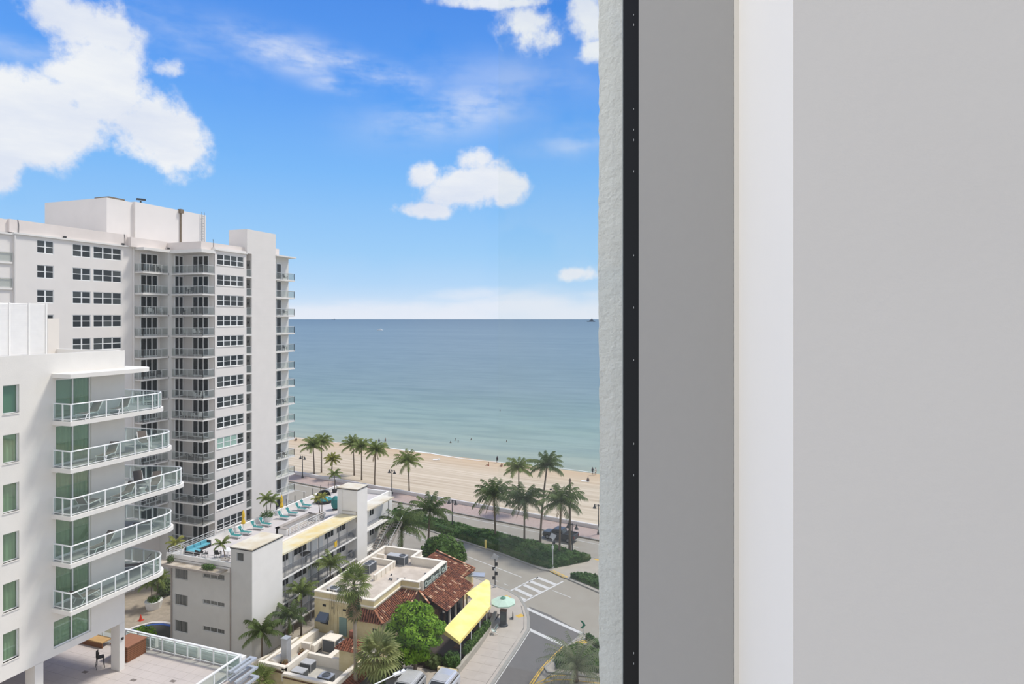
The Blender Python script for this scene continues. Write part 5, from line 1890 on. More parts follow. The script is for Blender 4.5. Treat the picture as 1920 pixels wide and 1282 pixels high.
mb = MB().tube([(-33.97, 69.05 + 0.27 * math.cos(a * 0.524), 5.5 + 0.36 * math.sin(a * 0.524)) for a in range(13)], 0.035, 5)
part('emblem_ring', mb, 'sign_letter', sg)
mb = MB().box(-33.99, 68.9, 5.25, -33.95, 69.2, 5.45).box(-33.99, 69.0, 5.45, -33.95, 69.1, 5.75)
part('emblem', mb, 'sign_letter', sg)
# rooftop machines
def ac_unit(label, x0, y0, x1, y1, z0, z1, fans=1, body='hvac_grey', side=True):
    t = thing('air_conditioner', label, 'machine', ((x0 + x1) / 2, (y0 + y1) / 2, z0))
    part('cabinet', MB().box(x0, y0, z0, x1, y1, z1), body, t)
    for k in range(fans):
        cx, cy = ((x0 + x1) / 2, y0 + (y1 - y0) * (k + 0.5) / fans) if (y1 - y0) > (x1 - x0) else (x0 + (x1 - x0) * (k + 0.5) / fans, (y0 + y1) / 2)
        r = 0.42 * min((x1 - x0), (y1 - y0)) if fans else 0
        part('fan_guard', MB().lathe([(r, z1), (r, z1 + 0.05), (r * 0.82, z1 + 0.05), (r * 0.8, z1 + 0.01), (0.01, z1 + 0.01)], 14, (cx, cy, 0)), 'hvac_dark', t)
    if side:
        part('coil_panel', MB().box(x1, y0 + 0.06, z0 + 0.1, x1 + 0.02, y1 - 0.06, z1 - 0.08), 'hvac_dark', t)
        part('coil_panel', MB().box(x0 + 0.06, y0 - 0.02, z0 + 0.1, x1 - 0.06, y0, z1 - 0.08), 'hvac_dark', t)
    return t


t = ac_unit('big grey packaged air conditioner beside the inner wall on the restaurant roof', -42.0, 70.1, -39.4, 71.1, 5.05, 6.15, 0)
part('fan_guard', MB().lathe([(0.4, 6.15), (0.4, 6.22), (0.32, 6.22), (0.32, 6.16), (0.01, 6.16)], 14, (-39.95, 70.6, 0)), 'hvac_dark', t)
ac_unit('air conditioner with two round fans behind the tall fan palm on the restaurant roof', -43.1, 66.4, -42.1, 68.0, 5.05, 6.15, 2)
ac_unit('low air conditioner with one fan at the near left corner of the restaurant roof', -43.6, 59.9, -42.3, 60.9, 5.05, 5.75, 1)
for k, x in enumerate((-42.7, -42.1, -40.9)):
    part('roof_pipe', MB().tube([(x, 59.2, 5.03), (x, 59.2, 6.3 - 0.1 * k)], 0.04, 6), 'parapet_white', RE)
# lower front part
LB = thing('kitchen_annex', 'low cream front annex with white parapets, sunken roof and small tiled turret', 'building', (-40, 54, 0))
part('wall', MB().box(-44.1, 49.9, 0, -35.25, 58.5, 1.2), 'cream_wall', LB)
part('wall', MB().box(-44.1, 49.9, 1.2, -41.0, 50.15, 2.3).box(-44.1, 49.9, 1.2, -43.9, 58.5, 2.0), 'cream_wall', LB)
part('wall', MB().box(-41.0, 49.6, 0, -35.25, 49.9, 2.0), 'cream_wall', LB)
part('roof_deck', MB().box(-43.9, 50.1, 1.2, -41.2, 58.5, 1.55), 'sunk_roof', LB)
part('roof_deck', MB().box(-41.2, 49.9, 1.2, -35.25, 58.5, 1.22), 'sunk_roof', LB)
for q, z0, z1 in (((-44.15, 49.8, -41.0, 50.2), 2.3, 2.6), ((-41.0, 49.5, -35.1, 49.9), 2.0, 2.2), ((-35.6, 49.9, -35.1, 57.6), 1.2, 2.2), ((-44.2, 50.2, -43.85, 55.5), 1.5, 2.3), ((-41.35, 49.8, -41.0, 53.5), 1.2, 2.45), ((-41.35, 53.3, -37.3, 53.65), 1.2, 2.25), ((-38.9, 53.6, -38.3, 57.8), 1.2, 2.2), ((-42.7, 54.4, -41.6, 54.75), 1.5, 2.5), ((-43.5, 53.0, -42.9, 57.6), 1.5, 2.35), ((-41.6, 54.6, -41.2, 57.9), 1.4, 2.3), ((-37.3, 54.3, -35.6, 58.4), 1.2, 1.95)):
    part('parapet', MB().box(q[0], q[1], z0, q[2], q[3], z1), 'parapet_white', LB)
part('cornice', MB().box(-44.2, 49.75, 2.0, -41.0, 49.9, 2.1).box(-41.0, 49.5, 1.75, -35.2, 49.6, 1.82), 'wood_brown', LB)
tt = part('turret', MB().box(-37.25, 53.25, 1.2, -35.3, 54.6, 3.5), 'cream_wall', LB)
ap = (-36.3, 53.95, 4.25)
tile_roof(LB, 'turret_roof', (-36.35, 53.95, 4.25), (-36.25, 53.95, 4.25), (-35.0, 52.95, 3.45), (-37.55, 52.95, 3.45), 11, 0.25, 0.35)
tile_roof(LB, 'turret_roof', (-36.25, 53.9, 4.25), (-36.25, 54.0, 4.25), (-35.0, 54.9, 3.45), (-35.0, 52.95, 3.45), 12, 0.25, 0.35)
tile_roof(LB, 'turret_roof', (-36.35, 54.0, 4.25), (-36.35, 53.9, 4.25), (-37.55, 52.95, 3.45), (-37.55, 54.9, 3.45), 13, 0.25, 0.35)
part('turret_chimney', MB().box(-36.75, 54.2, 3.9, -36.3, 54.6, 4.75), 'tile_red', LB)
tile_roof(LB, 'tiled_skirt', (-35.1, 49.6, 1.75), (-35.1, 55.0, 1.75), (-34.1, 55.0, 1.2), (-34.1, 49.6, 1.2), 14, 0.27, 0.35)
part('bracket_row', MB().box(-35.1, 50, 1.84, -35.05, 57.6, 1.92), 'parapet_white', LB)
for k in range(12):
    part('bracket', MB().box(-35.1, 52.4 + 0.4 * k, 1.86, -34.98, 52.55 + 0.4 * k, 2.0), 'parapet_white', LB)
ac_unit('grey box condenser beside the white divider of the annex roof, farther of two', -40.9, 51.9, -39.6, 52.8, 1.22, 2.05, 0)
ac_unit('grey box condenser beside the white divider of the annex roof, nearer of two', -40.9, 50.5, -39.5, 51.4, 1.22, 1.95, 0)
ac_unit('white condenser with round fan at the front corner of the annex roof', -37.7, 50.4, -36.4, 51.4, 1.22, 2.05, 1, 'galvanised')
ac_unit('tall white cabinet with dark front near the restaurant teal door', -41.0, 55.6, -39.4, 57.0, 1.22, 2.6, 0, 'parapet_white')
ac_unit('small white fan unit beside the tall cabinet below the teal door', -39.3, 56.0, -38.95, 56.9, 1.22, 2.3, 1, 'galvanised', False)
t = thing('vent_duct', 'tall square galvanised duct standing on the annex roof', 'duct', (-42.7, 52.1, 1.55))
part('shaft', MB().box(-0.33, -0.33, 0, 0.33, 0.33, 2.5), 'galvanised', t, local=(0, 0, 0))
part('cap', MB().box(-0.37, -0.37, 2.5, 0.37, 0.37, 2.58), 'galvanised', t, local=(0, 0, 0))
part('collar', MB().box(-0.42, -0.42, 0, 0.42, 0.42, 0.12), 'hvac_dark', t, local=(0, 0, 0))
t = thing('exhaust_hood', 'long white rounded exhaust hood lying on the annex roof by the duct', 'hood', (-43.4, 51.6, 1.55))
part('shell', MB().tube([(0, -0.75, 0.42), (0, -0.6, 0.42), (0, 0.85, 0.42)], [0.28, 0.42, 0.42], 12), 'parapet_white', t, True, local=(0, 0, 0))
part('foot', MB().box(-0.3, -0.4, 0, 0.3, 0.7, 0.12), 'hvac_dark', t, local=(0, 0, 0))
for k, (x, y) in enumerate(((-42.2, 51.3), (-42.0, 53.6))):
    t = thing('clay_pot', 'orange clay pot of dry stems on the annex roof, %s' % ('in front of the galvanised duct' if k == 0 else 'behind the galvanised duct'), 'pot', (x, y, 1.55))
    part('pot', MB().lathe([(0.25, 0), (0.36, 0.3), (0.3, 0.45), (0.2, 0.5), (0.01, 0.5)], 10), 'tile_orange', t, local=(0, 0, 0))
    part('stems', leaves(MB(), (0, 0, 0.6), (0.3, 0.3, 0.2), 60, 0.12, random.Random(k), 0.3), 'dead_frond', t, local=(0, 0, 0))
struct(part('wall_lane', MB().prism([(-47.3, 49.5), (-47.0, 49.5), (-44.6, 58.0), (-44.9, 58.0)], 0, 1.1), 'parapet_white'))

# yellow street awning: long sloping strip, then a fan round the corner
AW = thing('street_awning', 'big yellow canvas awning along the restaurant terrace, rounded at the street corner', 'awning', (-28.6, 66, 0.1))
zi, zo = 3.25, 2.75
strip = MB()
ys = [59.6, 62, 64.4, 66.8, 68.4]
for a, b in zip(ys, ys[1:]):
    def E(y, f): return (-29.35 + 2.25 * f, y + (0.9 if y < 60 else 0) * (1 - f), zi - (zi - zo) * f)
    strip.quad(E(a, 0), E(a, 1), E(b, 1), E(b, 0))
    strip.quad(E(a, 1), (E(a, 1)[0], E(a, 1)[1], zo - 0.3), (E(b, 1)[0], E(b, 1)[1], zo - 0.3), E(b, 1))
strip.quad((-29.35, 60.5, zi), (-29.35, 60.5, zi - 0.5), (-27.1, 59.6, zo - 0.3), (-27.1, 59.6, zo))
part('canopy', strip, 'awning_yellow', AW)
fan = MB()
c0 = Vector((-30.6, 69.2, 3.3))
rim = [(-27.0, 66.9), (-27.3, 68.6), (-28.0, 70.6), (-28.55, 72.0), (-29.2, 73.6), (-29.9, 74.9), (-30.4, 75.0), (-30.7, 73.0), (-30.9, 70.0), (-29.35, 66.9)]
for a, b in zip(rim, rim[1:]):
    fan.quad(c0, (*a, 2.75), (*b, 2.75))
    fan.quad((*a, 2.75), (*a, 2.45), (*b, 2.45), (*b, 2.75))
part('canopy_corner', fan, 'awning_yellow', AW)
for x, y in ((-27.15, 60.0), (-27.15, 62.8), (-27.15, 65.2), (-27.15, 67.2), (-28.3, 71.0), (-29.6, 73.9)):
    part('post', MB().tube([(x, y, 0.12), (x, y, 2.7)], 0.05, 6), 'white_metal', AW)
part('frame_bar', MB().bar((-29.35, 60.5, 3.2), (-29.35, 68.4, 3.2), 0.06), 'white_metal', AW)
# tables under the awning
for k, (x, y) in enumerate(((-28.3, 62.0), (-28.4, 64.2), (-28.3, 66.2))):
    t = thing('terrace_table', 'brown terrace table under the yellow awning, %s from the near end' % ['first', 'second', 'third'][k], 'table', (x, y, 0.16), 0, 'terrace tables')
    part('top', MB().box(-0.45, -0.45, 0.7, 0.45, 0.45, 0.75), 'wood_brown', t, local=(0, 0, 0))
    part('pedestal', MB().lathe([(0.3, 0), (0.05, 0.06), (0.05, 0.7)], 8), 'dark_metal', t, local=(0, 0, 0))
struct(part('planter_wall', MB().prism([(-26.95, 58.3), (-26.6, 58.3), (-26.6, 64), (-26.75, 66.5), (-27.5, 71.5), (-27.85, 71.5), (-27.1, 66.5), (-26.95, 64)], 0.1, 0.75), 'planter_stone'))  # low stone planter wall that the hedge grows in
struct(part('planter_wall', MB().box(-28.7, 57.7, 0.1, -26.6, 58.05, 0.8), 'cream_wall'))  # low cream wall closing the near end of the planter
bush('terrace_hedge', 'leafy green hedge in the stone planter along the yellow awning', 'hedge', (-27.2, 64, 0.3), [(0.05, -2.6 + 0.75 * k, 0.75, 0.42, 0.55, 0.5 + 0.12 * (k % 2)) for k in range(9)], 2600, 0.15, 'bush_green', 51, None, 0.1)
bush('round_shrub', 'rounded green shrub at the near end of the stone planter', 'shrub', (-27.7, 59.0, 0.1), [(0, 0, 0.95, 0.95, 0.9, 0.9)], 1100, 0.15, 'hedge_green', 52)

# broadleaf tree in front of the terrace
def broad_tree(name, label, loc, h, lobes, n, s, m, seed, tm='pale_trunk', flowers=0):
    rf = random.Random(seed)
    t = thing(name, label, 'tree', loc)
    part('trunk', MB().tube([(0, 0, 0), (0.12, 0.05, h * 0.3), (0.05, 0, h * 0.55)], [0.2, 0.15, 0.1], 7), tm, t, True, local=(0, 0, 0))
    for k in range(5):
        a = 1.256 * k + 0.3
        part('branch', MB().tube([(0.08, 0, h * 0.42), (0.7 * math.cos(a), 0.7 * math.sin(a), h * 0.62), (1.5 * math.cos(a), 1.5 * math.sin(a), h * 0.8)], [0.09, 0.06, 0.03], 5), tm, t, local=(0, 0, 0))
    mb = MB()
    vol = sum(r * r for *_, r in lobes)
    for x, y, z, r in lobes:
        leaves(mb, (x, y, z), (r, r, r * 0.85), int(n * r * r / vol), s, rf, 0.62)
    stuff(part('crown', mb, m, t, local=(0, 0, 0)))
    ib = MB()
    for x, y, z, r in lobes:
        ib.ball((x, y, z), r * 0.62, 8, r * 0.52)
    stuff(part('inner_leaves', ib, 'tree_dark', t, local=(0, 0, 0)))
    for k in range(flowers):
        part('flower_spray', leaves(MB(), (-0.6, -2.3, h * 0.5), (0.22, 0.15, 0.2), 22, 0.13, rf, 0.2), 'awning_yellow', t, local=(0, 0, 0))
    return t


lob0 = [(0, 0, 5.6, 1.5), (1.2, 0.2, 4.9, 1.4), (-1.2, 0.1, 5.0, 1.35), (0.2, -1.2, 4.6, 1.5), (0.3, 1.2, 4.8, 1.4), (1.7, -0.6, 3.7, 1.2), (-1.7, -0.6, 3.8, 1.2), (0.2, -1.7, 3.2, 1.3), (1.1, -1.5, 2.6, 1.0), (-1.0, -1.5, 2.7, 1.05), (1.9, 0.8, 3.9, 1.1), (-1.8, 0.9, 4.0, 1.1)]
rl_ = random.Random(31)
lob = []
for x, y, z, r in lob0:                      # break each bough into separate leafy clumps
    for k in range(8):
        v = Vector((rl_.gauss(0, 1), rl_.gauss(0, 1), rl_.gauss(0, 1))).normalized() * r * 0.72
        lob.append((x + v.x, y + v.y, z + v.z, r * rl_.uniform(0.40, 0.60)))
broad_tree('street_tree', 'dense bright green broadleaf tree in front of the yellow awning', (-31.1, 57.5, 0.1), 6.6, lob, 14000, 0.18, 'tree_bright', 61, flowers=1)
broad_tree('round_tree', 'dark green dome-shaped tree behind the restaurant tile roof', (-40.3, 83.4, 0.1), 4.6, [(0, 0, 3.0, 1.9), (1.5, 0.2, 2.4, 1.6), (-1.5, 0.1, 2.6, 1.7), (0.3, -1.3, 2.2, 1.6), (2.4, -0.3, 1.7, 1.2), (-2.2, -0.6, 2.0, 1.3)], 5200, 0.26, 'bush_green', 62)
for k, (x, y, s_) in enumerate(((-33.2, 56.4, 1.0), (-31.4, 59.6, 0.9), (-29.6, 58.9, 0.8), (-33.6, 60.6, 1.0))):
    bush('shade_shrub', 'dark low shrub in the shade beneath the bright tree, %s' % ['next to the tiled annex skirt', 'behind the trunk', 'by the planter corner', 'by the restaurant side door'][k], 'shrub', (x, y, 0.1), [(0, 0, s_ * 0.7, s_ * 1.2, s_ * 1.2, s_ * 0.75)], 500, 0.2, 'palm_dark', 70 + k)

# ------------------------------------------------------------------ palms
BP = [  # beach row: x, y, height, leaf length, tint, label
    (-91.65, 121.4, 6.7, 2.9, 'palm_green', 'leftmost coconut palm of the beach row, crowns touching its neighbour'),
    (-91.6, 124.0, 7.0, 2.9, 'palm_green', 'second coconut palm of the beach row, behind the leftmost trunk'),
    (-86.14, 120.25, 4.3, 1.9, 'palm_yellow', 'small yellowish palm between the pairs of the beach row'),
    (-82.9, 124.3, 7.0, 2.9, 'palm_green', 'coconut palm on a sand ring, left of the beach row trio'),
    (-78.9, 121.2, 7.3, 2.7, 'palm_green', 'middle coconut palm of the beach row trio'),
    (-73.9, 118.5, 7.5, 2.8, 'palm_green', 'right coconut palm of the beach row trio, dead fronds on the trunk'),
    (-64.1, 116.0, 6.3, 3.3, 'palm_green', 'solitary full coconut palm beside the second street lamp'),
    (-38.42, 111.0, 8.1, 2.8, 'palm_green', 'thin coconut palm rising behind the two median palms')]
for k, (x, y, h, L, m, lab) in enumerate(BP):
    feather_palm(lab, (x, y, 0.15), h, L * 1.08, 18, (0.3 * ((k % 3) - 1), 0), m, 'coconut palms along the beach', 100 + k, 0.15, lw=0.16, dead=3 if k == 5 else 0)
MP = [(-37.4, 96.4, 6.9, 3.8, 19, 'left median coconut palm with a broad dark crown'),
      (-32.2, 95.8, 6.8, 3.6, 18, 'middle median coconut palm, leaves spread over the road'),
      (-25.6, 92.9, 8.1, 3.6, 19, 'right median coconut palm in front of the dark pickup')]
for k, (x, y, h, L, n, lab) in enumerate(MP):
    feather_palm(lab, (x, y, 0.12), h, L * 1.08, n + 2, (0.25 * (k - 1), 0), 'palm_dark', 'coconut palms in the median hedge', 120 + k, 0.17, lw=0.17, nuts=4, dead=2)
feather_palm('tallest coconut palm, thin leaning trunk rising from the median hedge', (-29.5, 95.6, 0.12), 12.6, 3.2, 18, (1.0, 0.4), 'palm_dark', 'coconut palms in the median hedge', 125, 0.17, lw=0.16, nuts=3)
t = thing('topped_palm', 'bare topped palm trunk standing beside the right median palm', 'palm tree', (-24.3, 94.0, 0.1))
trunk_part(t, 11.2, 0.2, 0.17, (0.05, 0))
part('stub', MB().lathe([(0.17, 0), (0.2, 0.15), (0.12, 0.4), (0.01, 0.42)], 8, (0.05, 0, 11.15)), 'palm_trunk', t, local=(0, 0, 0))
# beside the motel and the lane
feather_palm('large dark coconut palm by the end of the motel stairs, left of two', (-46.2, 81.4, 0.1), 5.6, 4.0, 20, (0, 0), 'palm_dark', 'palms behind the restaurant', 130, 0.2, lw=0.17, nuts=5)
feather_palm('dark coconut palm by the road behind the restaurant, right of two', (-45.0, 87.4, 0.1), 6.3, 3.7, 18, (0.3, 0), 'palm_dark', 'palms behind the restaurant', 131, 0.18, lw=0.17)
LPM = [(-46.85, 53.4, 3.0, 2.3, 'first small drooping lane palm, nearest the terrace corner', 'palm_dark'), (-46.2, 56.8, 3.2, 2.3, 'second small lane palm beside the motel tower wall', 'palm_dark'),
       (-46.75, 59.6, 4.2, 2.2, 'third lane palm with yellow-green crownshaft before the motel walkway', 'palm_green'), (-46.9, 65.2, 5.3, 2.4, 'fourth lane palm reaching the middle motel walkway', 'palm_green'), (-46.6, 76.0, 2.4, 1.8, 'small palm clump at the foot of the far stair tower', 'palm_green')]
for k, (x, y, h, L, lab, m) in enumerate(LPM):
    feather_palm(lab, (x, y, 0.1), h, L, 15, (0.1, -0.1), m, 'small palms in the lane', 140 + k, 0.1, 0.7 if k in (2, 3) else 0.35, k < 2, 0.12, name='lane_palm')
fan_palm('tall fan palm with a grey trunk and shaggy skirt in front of the restaurant', (-34.5, 52.0, 0), 10.1, 1.15, 26, 'palm_green', 150, 0.2, 16, None, (-0.55, 0.5), 0.95)
fan_palm('short pale fan palm left of the bright broadleaf tree', (-32.3, 52.4, 0.1), 3.6, 1.5, 28, 'palm_pale', 151, 0.22, 6, None, (0, 0), 1.1)
fan_palm('low fan palm peeping over the annex front wall', (-42.9, 48.5, 0), 1.3, 1.1, 16, 'palm_green', 152, 0.15, 0, None, (0, 0), 0.7)
feather_palm('silvery date palm spreading over the corner island at bottom right', (-15.2, 61.3, 0.12), 1.3, 4.0, 34, (0, 0), 'palm_silver', None, 153, 0.25, lw=0.07, name='date_palm', width=0.16)

# ------------------------------------------------------------------ hedges
def hedge_bed(label, outline_near, outline_far, h, n, s, seed, m='hedge_green', loc=None, name='hedge'):
    """clipped mass of leaves between two edges"""
    rf = random.Random(seed)
    c = loc or (*[(outline_near[len(outline_near) // 2][i] + outline_far[len(outline_far) // 2][i]) / 2 for i in (0, 1)], 0.1)
    t = thing(name, label, 'hedge', c)

    def at(path, f):
        k = f * (len(path) - 1)
        i = min(len(path) - 2, int(k))
        return Vector(path[i]).lerp(Vector(path[i + 1]), k - i)
    body = MB()
    N = 26
    for i in range(N):
        a, b = at(outline_near, i / N), at(outline_far, i / N)
        c2, d = at(outline_near, (i + 1) / N), at(outline_far, (i + 1) / N)
        body.quad((*a, 0.1), (*c2, 0.1), (*c2.lerp(d, .08), h * .85), (*a.lerp(b, .08), h * .85))
        body.quad((*a.lerp(b, .08), h * .85), (*c2.lerp(d, .08), h * .85), (*d.lerp(c2, .08), h * .85), (*b.lerp(a, .08), h * .85))
        body.quad((*b.lerp(a, .08), h * .85), (*d.lerp(c2, .08), h * .85), (*d, 0.1), (*b, 0.1))
    e0, e1 = at(outline_near, 1), at(outline_far, 1)
    body.quad((*e0, 0.1), (*e1, 0.1), (*e1, h * .8), (*e0, h * .8))
    stuff(part('inner_leaves', body, 'palm_dark', t))
    mb = MB()
    for _ in range(n):
        f = rf.random()
        g = rf.random()
        a, b = at(outline_near, f), at(outline_far, f)
        bumps = 0.82 + 0.2 * math.sin(f * 47 + g * 3) * math.sin(g * 9 + f * 11) + 0.1 * rf.random()
        edge = min(1, 7 * min(g, 1 - g) + 0.3, 12 * (1 - f) + 0.25)
        p = a.lerp(b, g)
        z = 0.12 + h * bumps * edge * (rf.random() ** 0.25 if edge < 0.9 else rf.uniform(0.85, 1.0))
        dd = Vector((rf.gauss(0, .6), rf.gauss(0, .6), 1)).normalized()
        u = dd.cross(Vector((rf.gauss(0, 1), rf.gauss(0, 1), rf.gauss(0, 1)))).normalized()
        w = dd.cross(u)
        q = s * rf.uniform(.6, 1.3)
        P = Vector((p.x, p.y, z))
        mb.quad(P - u * q, P - w * q * .6, P + u * q, P + w * q * .6)
    stuff(part('foliage', mb, m, t))
    return t


hedge_bed('long clipped green hedge filling the road median', [(-60, 101.2), (-44.2, 94.8), (-34.9, 91.3), (-28.5, 88.2), (-25.6, 87.5), (-23.5, 89.4), (-21.0, 92.2)], [(-60, 103.3), (-46, 100.2), (-37.7, 98.2), (-31, 96.4), (-26.0, 95.2), (-23.4, 93.7), (-20.9, 93.3)], 0.95, 15000, 0.2, 80)
hedge_bed('patchy low hedge on the island at the right edge', [(-22.0, 85.4), (-19.6, 84.2), (-17.4, 83.0), (-12, 80.5)], [(-21.6, 86.1), (-20.0, 87.0), (-17.6, 86.5), (-11, 85)], 0.6, 3200, 0.18, 81)
hedge_bed('grassy low hedge behind the silvery date palm', [(-18.2, 64.2), (-17.6, 62.7), (-14, 63.3), (-9, 64)], [(-17.5, 66.6), (-16.4, 68.2), (-13.6, 67.4), (-9, 65.3)], 0.55, 4200, 0.14, 82, 'bush_green')
hedge_bed('thin strip of shrubs along the corner island kerb', [(-16.2, 69.6), (-14.4, 67.9), (-10, 65.9)], [(-15.9, 70.2), (-14.0, 68.4), (-9.8, 66.3)], 0.6, 900, 0.14, 83)
bush('shaded_shrub', 'small shrub at the foot of the motel stair wall', 'shrub', (-46.4, 78.4, 0.1), [(0, 0, 0.7, 1.0, 1.2, 0.7)], 500, 0.18, 'bush_green', 84)

# ------------------------------------------------------------------ street furniture
def street_lamp(label, x, y, z, rz):
    t = thing('street_lamp', label, 'lamp', (x, y, z), rz, 'twin bell street lamps')
    part('base', MB().lathe([(0.24, 0), (0.24, 0.25), (0.15, 0.5), (0.11, 0.9)], 10), 'dark_metal', t, local=(0, 0, 0))
    part('pole', MB().tube([(0, 0, 0.8), (0, 0, 5.0)], [0.1, 0.07], 8), 'dark_metal', t, local=(0, 0, 0))
    part('crossarm', MB().bar((-0.75, 0, 4.85), (0.75, 0, 4.85), 0.07).bar((-0.35, 0, 4.55), (0, 0, 4.85), 0.04).bar((0.35, 0, 4.55), (0, 0, 4.85), 0.04), 'dark_metal', t, local=(0, 0, 0))
    for s in (-0.7, 0.7):
        part('lamp_shade', MB().lathe([(0.06, 4.85), (0.12, 4.7), (0.18, 4.5), (0.34, 4.3), (0.34, 4.26), (0.05, 4.3)], 10, (s, 0, 0)), 'dark_metal', t, local=(0, 0, 0))
        part('finial', MB().ball((s, 0, 4.93), 0.07, 6), 'dark_metal', t, local=(0, 0, 0))
    return t


for k, (x, y, z, lab) in enumerate(((-92.7, 118.6, 0.13, 'twin bell street lamp on the promenade, leftmost, beside the tower'), (-67.0, 114.0, 0.13, 'twin bell street lamp on the promenade left of the solitary palm'), (-46.1, 98.5, 0.12, 'twin bell street lamp at the left end of the median hedge'), (-22.0, 104.2, 0.13, 'twin bell street lamp beside the stucco pier at right'), (-23.7, 93.2, 0.12, 'twin bell street lamp at the right end of the median hedge'))):
    street_lamp(lab, x, y, z, R(-11))


def solar_pole(label, x, y, h, extras, rz):
    t = thing('solar_signal', label, 'sign post', (x, y, 0.12), rz)
    part('pole', MB().tube([(0, 0, 0), (0, 0, h)], 0.06, 7), 'grey_metal' if extras < 2 else 'dark_metal', t, local=(0, 0, 0))
    part('base', MB().box(-0.16, -0.16, 0, 0.16, 0.16, 0.25), 'grey_metal', t, local=(0, 0, 0))
    mb = MB().bar((-0.35, 0.0, h + 0.42), (0.35, 0.0, h + 0.02), 0.75, 0.05, (0, 1, 0))
    part('solar_panel', mb, 'galvanised', t, local=(0, 0, 0))
    for k in range(extras):
        part('sign_plate', MB().box(-0.05 - 0.3 * (k % 2), -0.09, h - 0.9 - 0.62 * k, 0.35 - 0.3 * (k % 2), -0.06, h - 0.45 - 0.62 * k), 'dark_metal', t, local=(0, 0, 0))
    part('control_box', MB().box(-0.15, -0.14, h - 1.6, 0.15, 0.1, h - 1.2), 'grey_metal', t, local=(0, 0, 0))


solar_pole('solar powered crossing signal at the tip of the median hedge', -25.25, 88.0, 4.3, 1, 0.4)
solar_pole('solar powered crossing signal with dark sign plates at the street corner', -30.7, 79.0, 3.8, 4, 0.3)
t = thing('marker_post', 'short pale yellow utility marker post at the near edge of the median hedge', 'post', (-37.3, 91.95, 0.1))
part('post', MB().box(-0.13, -0.1, 0, 0.13, 0.1, 1.25), 'awning_yellow', t, local=(0, 0, 0))
part('cap', MB().box(-0.15, -0.12, 1.25, 0.15, 0.12, 1.32), 'awning_yellow', t, local=(0, 0, 0))
mat('sign_green', (26, 116, 92), 0.6, 0.05, 3)
t = thing('chevron_sign', 'green chevron arrow sign on a thin post at the corner island', 'sign', (-15.9, 67.3, 0.12))
part('post', MB().tube([(0, 0, 0), (0, 0, 2.9)], 0.035, 6), 'grey_metal', t, local=(0, 0, 0))
ch = MB()
for z0, z1 in ((2.3, 2.72), (3.14, 2.72)):
    ch.quad((-0.32, -0.05, z0), (-0.05, -0.05, z0), (0.3, -0.05, z1), (0.03, -0.05, z1)).quad((0.03, -0.03, z1), (0.3, -0.03, z1), (-0.05, -0.03, z0), (-0.32, -0.03, z0))
part('chevron', ch, 'sign_green', t, local=(0, 0, 0))
# corner kiosk, umbrella, folding chair
mat('umbrella_mint', (184, 206, 188), 0.85, 0.05, 3)
mat('umbrella_green', (96, 140, 120), 0.85, 0.05, 3)
t = thing('street_umbrella', 'wide pale mint street umbrella at the corner of the yellow awning', 'umbrella', (-26.4, 70.6, 0.12))
part('pole', MB().tube([(0, 0, 0), (0, 0, 2.8)], 0.035, 6), 'grey_metal', t, local=(0, 0, 0))
for k in range(8):
    a0, a1 = 0.7854 * k, 0.7854 * (k + 1)
    q = MB().quad((0, 0, 2.75), (1.5 * math.cos(a0), 1.5 * math.sin(a0), 2.25), (1.5 * math.cos(a1), 1.5 * math.sin(a1), 2.25))
    q.quad((1.5 * math.cos(a0), 1.5 * math.sin(a0), 2.25), (1.5 * math.cos(a0), 1.5 * math.sin(a0), 2.1), (1.5 * math.cos(a1), 1.5 * math.sin(a1), 2.1), (1.5 * math.cos(a1), 1.5 * math.sin(a1), 2.25))
    part('panel', q, 'umbrella_mint', t, local=(0, 0, 0))
part('crown', MB().lathe([(0.34, 2.7), (0.02, 2.92)], 8), 'umbrella_green', t, local=(0, 0, 0))
t = thing('host_stand', 'dark menu stand with rounded foot under the mint umbrella', 'stand', (-25.95, 69.5, 0.12), R(10))
part('body', MB().box(-0.36, -0.25, 0.25, 0.36, 0.25, 1.75), 'dark_metal', t, local=(0, 0, 0))
part('base', MB().lathe([(0.55, 0), (0.5, 0.12), (0.36, 0.26)], 12), 'dark_metal', t, local=(0, 0, 0))
part('menu', MB().box(-0.26, -0.27, 0.7, 0.26, -0.25, 1.3), 'sign_board', t, local=(0, 0, 0))
part('top', MB().box(-0.4, -0.3, 1.75, 0.4, 0.3, 1.82), 'wood_brown', t, local=(0, 0, 0))
t = thing('folding_chair', 'green and white striped folding chair on the pavement by the planter wall', 'chair', (-26.2, 67.3, 0.12), R(-60))
for s in (-0.28, 0.28):
    part('leg', MB().bar((s, -0.4, 0), (s, 0.35, 0.95), 0.04), 'white_metal', t, local=(0, 0, 0))
    part('leg', MB().bar((s, 0.4, 0), (s, -0.35, 0.5), 0.04), 'white_metal', t, local=(0, 0, 0))
for k in range(5):
    part('fabric_stripe', MB().quad((-0.28 + 0.112 * k, -0.35, 0.45), (-0.168 + 0.112 * k, -0.35, 0.45), (-0.168 + 0.112 * k, 0.05, 0.35), (-0.28 + 0.112 * k, 0.05, 0.35)).quad((-0.28 + 0.112 * k, 0.05, 0.35), (-0.168 + 0.112 * k, 0.05, 0.35), (-0.168 + 0.112 * k, 0.35, 0.95), (-0.28 + 0.112 * k, 0.35, 0.95)), 'umbrella_green' if k % 2 == 0 else 'towel_white', t, local=(0, 0, 0))
t = thing('pavement_sign', 'small dark folding notice on the pavement near the yellow tactile patch', 'sign', (-25.5, 71.5, 0.12), 0.5)
part('board', MB().bar((0, -0.22, 0), (0, 0, 0.7), 0.4, 0.03, (1, 0, 0)), 'dark_metal', t, local=(0, 0, 0))
